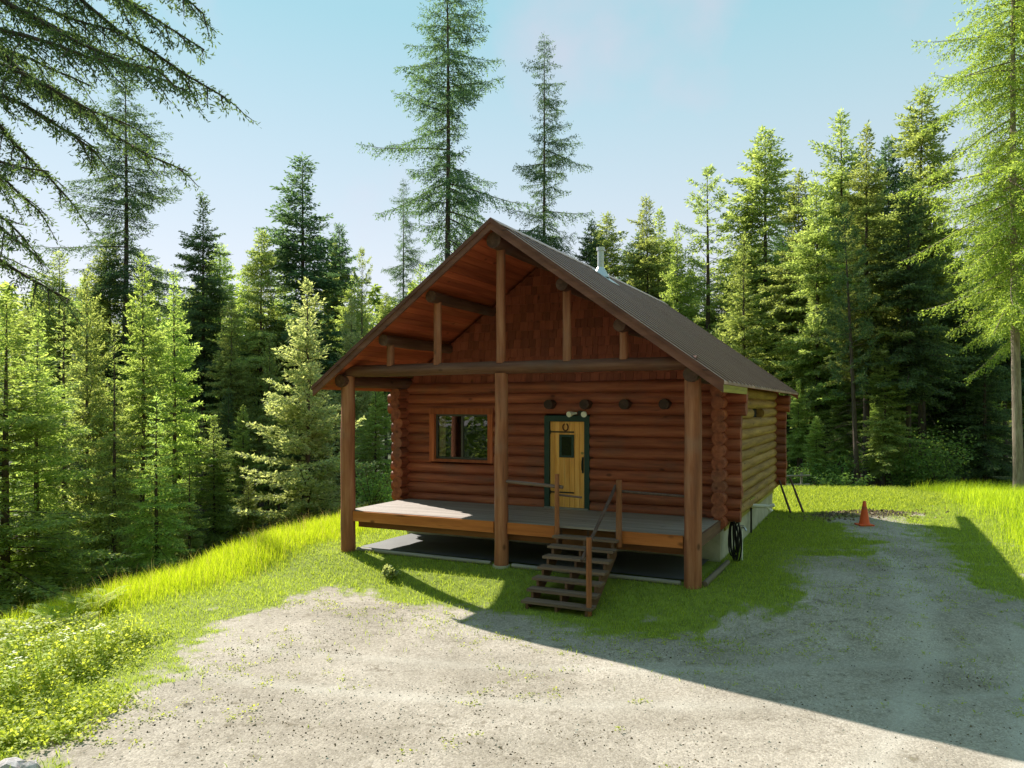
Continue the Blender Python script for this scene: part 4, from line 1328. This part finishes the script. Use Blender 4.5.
# tall flowering weeds
def flower(X, Y, h, lab, seed):
    rng = RS(seed)
    t = thing('flowering_weed', lab, 'plant', (X, Y, float(zfun(np.array(X), np.array(Y)))), 0, 'white flowering weeds on the left bank')
    sm = MB(); leaves = []; heads = []
    for k in range(5):
        tip = np.array([rng.uniform(-.2, .2), rng.uniform(-.2, .2), h * rng.uniform(0.7, 1.0)])
        sm.tube([(0, 0, 0), tip * 0.5 + rng.randn(3) * 0.02, tip], [0.008, 0.006, 0.004], 4, 0.5, False)
        for u in rng.uniform(0.15, 0.95, 22):
            p = tip * u; d = rng.randn(3); d[2] *= 0.4; d /= np.linalg.norm(d)
            s_ = np.cross(d, [0, 0, 1.0]); l_ = rng.uniform(0.05, 0.1)
            leaves.append([p, p + d * l_ * .5 + s_ * l_ * .22, p + d * l_, p + d * l_ * .5 - s_ * l_ * .22])
        for u in range(5):
            p = tip + rng.randn(3) * np.array([0.035, 0.035, 0.012]); l_ = 0.014
            heads.append([p + np.array(v) * l_ for v in ((-1, -1, 0), (1, -1, 0.3), (1, 1, 0), (-1, 1, 0.3))])
    sm.build('stems', M['weed'], t)
    for nm, A, mm in (('foliage', leaves, 'weed'), ('flower_heads', heads, 'flower')):
        me = quad_mesh(nm, np.array(A), rng.rand(len(A)), M[mm])
        o = bpy.data.objects.new(nm, me); C.objects.link(o); o.parent = t
for k, (px, py, h, lab) in enumerate(((47, 690, 0.85, 'tallest white flowering weed on the left bank'), (22, 668, 0.6, 'white flowering weed near the left edge, the middle one in height'),
                                      (75, 668, 0.6, 'white flowering weed below the ferns'), (12, 700, 0.6, 'white flowering weed closest to the left edge'), (98, 662, 0.5, 'rightmost white flowering weed beside the tall grass'))):
    X, Y = pxy(px, py, 0.0)
    flower(X, Y, h, lab, 300 + k)

# ------------------------------------------------------------------ grass, weeds, pebbles (uncountable)
def blades(name, X, Y, h, wd, lean, m, rng, curl=0.5):
    n = len(X)
    Z = zfun(X, Y) - 0.01
    ph = rng.rand(n) * 6.283
    dx, dy = np.cos(ph), np.sin(ph)
    l_ = h * lean * rng.uniform(0.3, 1.3, n)
    a = rng.rand(n) * 6.283
    sx, sy = np.cos(a) * wd / 2, np.sin(a) * wd / 2
    b = np.stack([X, Y, Z], -1)
    mid = b + np.stack([dx * l_ * 0.35, dy * l_ * 0.35, h * 0.6], -1)
    tip = b + np.stack([dx * l_, dy * l_, h], -1)
    s = np.stack([sx, sy, np.zeros(n)], -1)
    V = np.concatenate([np.stack([b - s, b + s, mid + s * 0.75, mid - s * 0.75], 1),
                        np.stack([mid - s * 0.75, mid + s * 0.75, tip + s * 0.12, tip - s * 0.12], 1)])
    t_ = np.clip(0.5 + 0.27 * rng.randn(n), 0, 1)
    me = quad_mesh(name, V, np.concatenate([t_, t_]), m)
    o = bpy.data.objects.new(name, me); C.objects.link(o)
    return o

def in_view(X, Y, z=0.2):
    px = 512 + F * X / Y
    py = 407 + F * (CAMZ - z) / Y
    return (px > -60) & (px < 1084) & (py < 800)

def keep_out(X, Y):
    p, q = local(X, Y)
    return ((p > -3.85) & (p < 3.95) & (q > 0.02)) & (q < WR + 0.1) | ((p > SP0) & (p < SP1) & (q > -1.7) & (q < 0))

rng = RS(21)
# short turf
def scatter(n, x0, x1, y0, y1, power=1.0):
    X = rng.uniform(x0, x1, n); Y = rng.uniform(y0, y1, n)
    k = in_view(X, Y) & ~keep_out(X, Y)
    return X[k], Y[k]
X, Y = scatter(560000, -8, 17, 7, 24)
g, f, s = masks(X, Y)
k = (rng.rand(len(X)) < np.maximum(g * 0.8 - 0.12, 0.10 * sstep(0.4, 0.7, fbm(X * 0.9 + 30, Y * 0.9, 3)) * sstep(3.0, 0.2, inside_d(X, Y, GRAVEL))) * (1 - f) * (1 - s * 0.85)) & (bank_d(X, Y) < 1.5)
X, Y = X[k], Y[k]
h = rng.uniform(0.03, 0.085, len(X)) * (0.7 + 0.7 * fbm(X * 1.5, Y * 1.5, 2))
o = blades('lawn_grass', X, Y, h, rng.uniform(0.006, 0.012, len(X)), 0.7, M['grass'], rng)
tag(o, 'short grass of the lawn round the cabin and along the drive', 'grass', kind='stuff')
X, Y = scatter(260000, -4, 26, 23, 36)
g, f, s = masks(X, Y)
k = rng.rand(len(X)) < g * (1 - 0.5 * f) * (1 - s * 0.85)
X, Y = X[k], Y[k]
h = rng.uniform(0.05, 0.12, len(X)) + 0.2 * sstep(29.0, 31.0, Y) * rng.rand(len(X))
o = blades('meadow_grass', X, Y, h, rng.uniform(0.012, 0.022, len(X)), 0.6, M['grass'], rng)
tag(o, 'sunlit meadow grass behind the cabin', 'grass', kind='stuff')
# tall grass of the left bank
X, Y = scatter(330000, -13, -1.5, 8, 28)
d = bank_d(X, Y)
gd = inside_d(X, Y, GRAVEL)
den = sstep(0.0, -1.3, gd + (fbm(X * 1.3, Y * 1.3, 3) - 0.5) * 1.5) * sstep(6.5, 2.0, d) * np.maximum(sstep(-6.6, -5.6, X - (Y - 11) * 0.25), sstep(11.2, 12.5, Y))
p, q = local(X, Y)
den *= sstep(-4.4, -5.6, p - 0.0 * q)
k = rng.rand(len(X)) < den * 0.8
X, Y, d, den = X[k], Y[k], d[k], den[k]
h = (0.06 + 0.3 * rng.rand(len(X)) ** 1.6) * (0.45 + 0.65 * den) * (0.7 + 0.6 * fbm(X * 0.9, Y * 0.9, 2))
o = blades('tall_grass', X, Y, h, rng.uniform(0.004, 0.009, len(X)), 0.42, M['tallgrass'], rng)
tag(o, 'tall bright yellow-green grass along the crest of the left bank', 'grass', kind='stuff')
k = rng.rand(len(X)) < 0.07
o = blades('dry_grass', X[k], Y[k], h[k] * rng.uniform(1.0, 1.7, k.sum()), rng.uniform(0.004, 0.007, k.sum()), 0.35, M['straw'], rng)
tag(o, 'dry straw stems standing among the tall grass of the left bank', 'grass', kind='stuff')
# tall grass at the right
X, Y = scatter(120000, 10.5, 24, 15, 32)
px = 512 + F * X / Y
den = sstep(0.3, -0.6, inside_d(X, Y, GRAVEL)) * sstep(10.9, 12.3, X - 0.38 * (Y - 17) + (fbm(X, Y, 3) - 0.5) * 1.5)
k = rng.rand(len(X)) < den * 0.75
X, Y = X[k], Y[k]
h = (0.08 + 0.42 * rng.rand(len(X)) ** 1.5) * (0.35 + 1.1 * fbm(X * 0.8, Y * 0.8, 3))
o = blades('tall_grass', X, Y, h, rng.uniform(0.006, 0.012, len(X)), 0.4, M['tallgrass'], rng)
tag(o, 'tall seeding grass on the hump at the right edge', 'grass', kind='stuff')

# leafy weeds: clumps of small broad leaves
def leaf_clumps(name, X, Y, hgt, rad, nl, ls, m, rng):
    n = len(X)
    Z = zfun(X, Y)
    i = np.repeat(np.arange(n), nl)
    N_ = len(i)
    o3 = rng.randn(N_, 3) * np.stack([rad[i], rad[i], hgt[i] * 0.35], -1)
    b = np.stack([X[i], Y[i], Z[i] + hgt[i] * 0.5], -1) + o3
    b[:, 2] = np.maximum(b[:, 2], Z[i] + 0.01)
    d = rng.randn(N_, 3); d[:, 2] = d[:, 2] * 0.45 + 0.15; d /= np.linalg.norm(d, axis=1, keepdims=True)
    nr = rng.randn(N_, 3) * 0.5 + np.array([0, 0, 1.0])
    s_ = np.cross(d, nr); s_ /= np.linalg.norm(s_, axis=1, keepdims=True)
    l_ = (ls * rng.uniform(0.6, 1.35, N_))[:, None]
    V = np.stack([b, b + d * l_ * .5 + s_ * l_ * .3, b + d * l_, b + d * l_ * .5 - s_ * l_ * .3], 1)
    me = quad_mesh(name, V, np.clip(0.5 + 0.2 * rng.randn(n)[i] + 0.2 * rng.randn(N_), 0, 1), m)
    o = bpy.data.objects.new(name, me); C.objects.link(o)
    return o
X, Y = scatter(9000, -9.5, -3.2, 6.8, 14)
gd = inside_d(X, Y, GRAVEL)
nn = fbm(X * 1.2 + 5, Y * 1.2, 3)
den = sstep(0.35, -0.7, gd + (nn - 0.5) * 1.8) * sstep(12.5, 10.8, Y) * np.maximum(sstep(-5.2, -6.2, X - (Y - 10) * 0.1), sstep(9.6, 8.6, Y))
k = rng.rand(len(X)) < den * 0.75
X, Y, gd = X[k], Y[k], gd[k]
hh = rng.uniform(0.05, 0.13, len(X)) + 0.16 * sstep(-0.4, -1.6, gd)
o = leaf_clumps('leafy_weeds', X, Y, hh, rng.uniform(0.05, 0.12, len(X)), 34, 0.05, M['weed'], rng)
tag(o, 'low leafy weeds covering the lower left bank', 'weeds', kind='stuff')
# sprigs that dot the gravel
X, Y = scatter(5200, -5, 13, 7, 18)
gd = inside_d(X, Y, GRAVEL)
nn = fbm(X * 0.8 + 2, Y * 0.8 + 7, 3)
k = rng.rand(len(X)) < sstep(0.44, 0.62, nn) * np.where(gd > 0, 0.6, 0.1) * (0.25 + 0.75 * sstep(2.8, 0.3, gd))
X, Y = X[k], Y[k]
o = leaf_clumps('gravel_sprigs', X, Y, rng.uniform(0.015, 0.05, len(X)), rng.uniform(0.03, 0.09, len(X)), 16, 0.03, M['weed'], rng)
tag(o, 'sparse green sprigs growing through the gravel drive', 'weeds', kind='stuff')

# loose stones and clods
def pebbles(name, X, Y, size, cols, rng, lab):
    n = len(X)
    Z = zfun(X, Y)
    base = np.array([(1, 0, 0), (0, 1, 0), (-1, 0, 0), (0, -1, 0), (0, 0, 0.8)], float)
    sc = size[:, None, None] * rng.uniform(0.6, 1.4, (n, 1, 3))
    V = base[None] * sc * rng.uniform(0.7, 1.3, (n, 5, 1))
    a = rng.rand(n) * 6.28
    ca, sa = np.cos(a)[:, None], np.sin(a)[:, None]
    V = np.stack([V[..., 0] * ca - V[..., 1] * sa, V[..., 0] * sa + V[..., 1] * ca, V[..., 2]], -1)
    V += np.stack([X, Y, Z - 0.002], -1)[:, None]
    T = V[:, [0, 1, 4, 1, 2, 4, 2, 3, 4, 3, 0, 4]].reshape(-1, 3, 3)
    m = mat(name, (0.3, 0.3, 0.3), 0.95, 0.1)
    L(m, ramp(m, attr(m, 'tint'), cols).outputs[0], m.node_tree.nodes['Principled BSDF'].inputs['Base Color'])
    me = quad_mesh(name, T, np.repeat(rng.rand(n), 4), m, 3)
    o = bpy.data.objects.new(name, me); C.objects.link(o)
    tag(o, lab, 'stones', kind='stuff')
X, Y = scatter(60000, -6, 16, 7, 22)
gd = inside_d(X, Y, GRAVEL)
k = rng.rand(len(X)) < sstep(-0.3, 0.4, gd) * (0.25 + 0.75 * sstep(0.45, 0.65, fbm(X, Y, 3)))
X, Y = X[k], Y[k]
pebbles('gravel_stones', X, Y, 0.006 + 0.012 * rng.rand(len(X)) ** 3, [(0.0, (0.14, 0.12, 0.1)), (0.5, (0.33, 0.3, 0.26)), (1.0, (0.5, 0.48, 0.44))], rng, 'loose stones strewn over the gravel drive')
X, Y = scatter(150000, -5, 11, 7, 18)
gd = inside_d(X, Y, GRAVEL)
nn = fbm(X * 0.55 + 40, Y * 1.1 + 3, 4)
line = np.zeros(len(X))
for (x0, y0, x1, y1, wd_) in ((-0.35, 8.05, 0.45, 7.35, 0.07), (-1.7, 8.3, -0.3, 8.05, 0.06), (-0.4, 9.4, 0.6, 9.1, 0.05), (-3.6, 9.4, -2.6, 8.6, 0.1), (-3.0, 11.2, -2.2, 10.9, 0.08), (0.5, 8.2, 1.3, 8.15, 0.06)):
    ex, ey = x1 - x0, y1 - y0
    tt = np.clip(((X - x0) * ex + (Y - y0) * ey) / (ex * ex + ey * ey), 0, 1)
    line = np.maximum(line, np.exp(-(np.hypot(X - x0 - tt * ex, Y - y0 - tt * ey) / wd_) ** 2))
k = rng.rand(len(X)) < np.maximum((0.012 + 0.3 * sstep(0.54, 0.7, nn)) * sstep(0.0, 0.5, gd), line * 0.9)
X, Y = X[k], Y[k]
pebbles('needle_litter', X, Y, 0.004 + 0.014 * rng.rand(len(X)) ** 2.5, [(0.0, (0.05, 0.035, 0.022)), (0.6, (0.12, 0.085, 0.05)), (1.0, (0.22, 0.17, 0.11))], rng, 'brown needle litter and bark bits drifted over the gravel')
X = rng.randn(1500) * 1.3 + 10.3; Y = rng.randn(1500) * 0.45 + 22.2
pebbles('soil_clods', X, Y, 0.015 + 0.045 * rng.rand(1500) ** 3, [(0.0, (0.06, 0.042, 0.026)), (0.7, (0.16, 0.115, 0.07)), (1.0, (0.34, 0.28, 0.2))], rng, 'dark clods of turned soil behind the traffic cone')
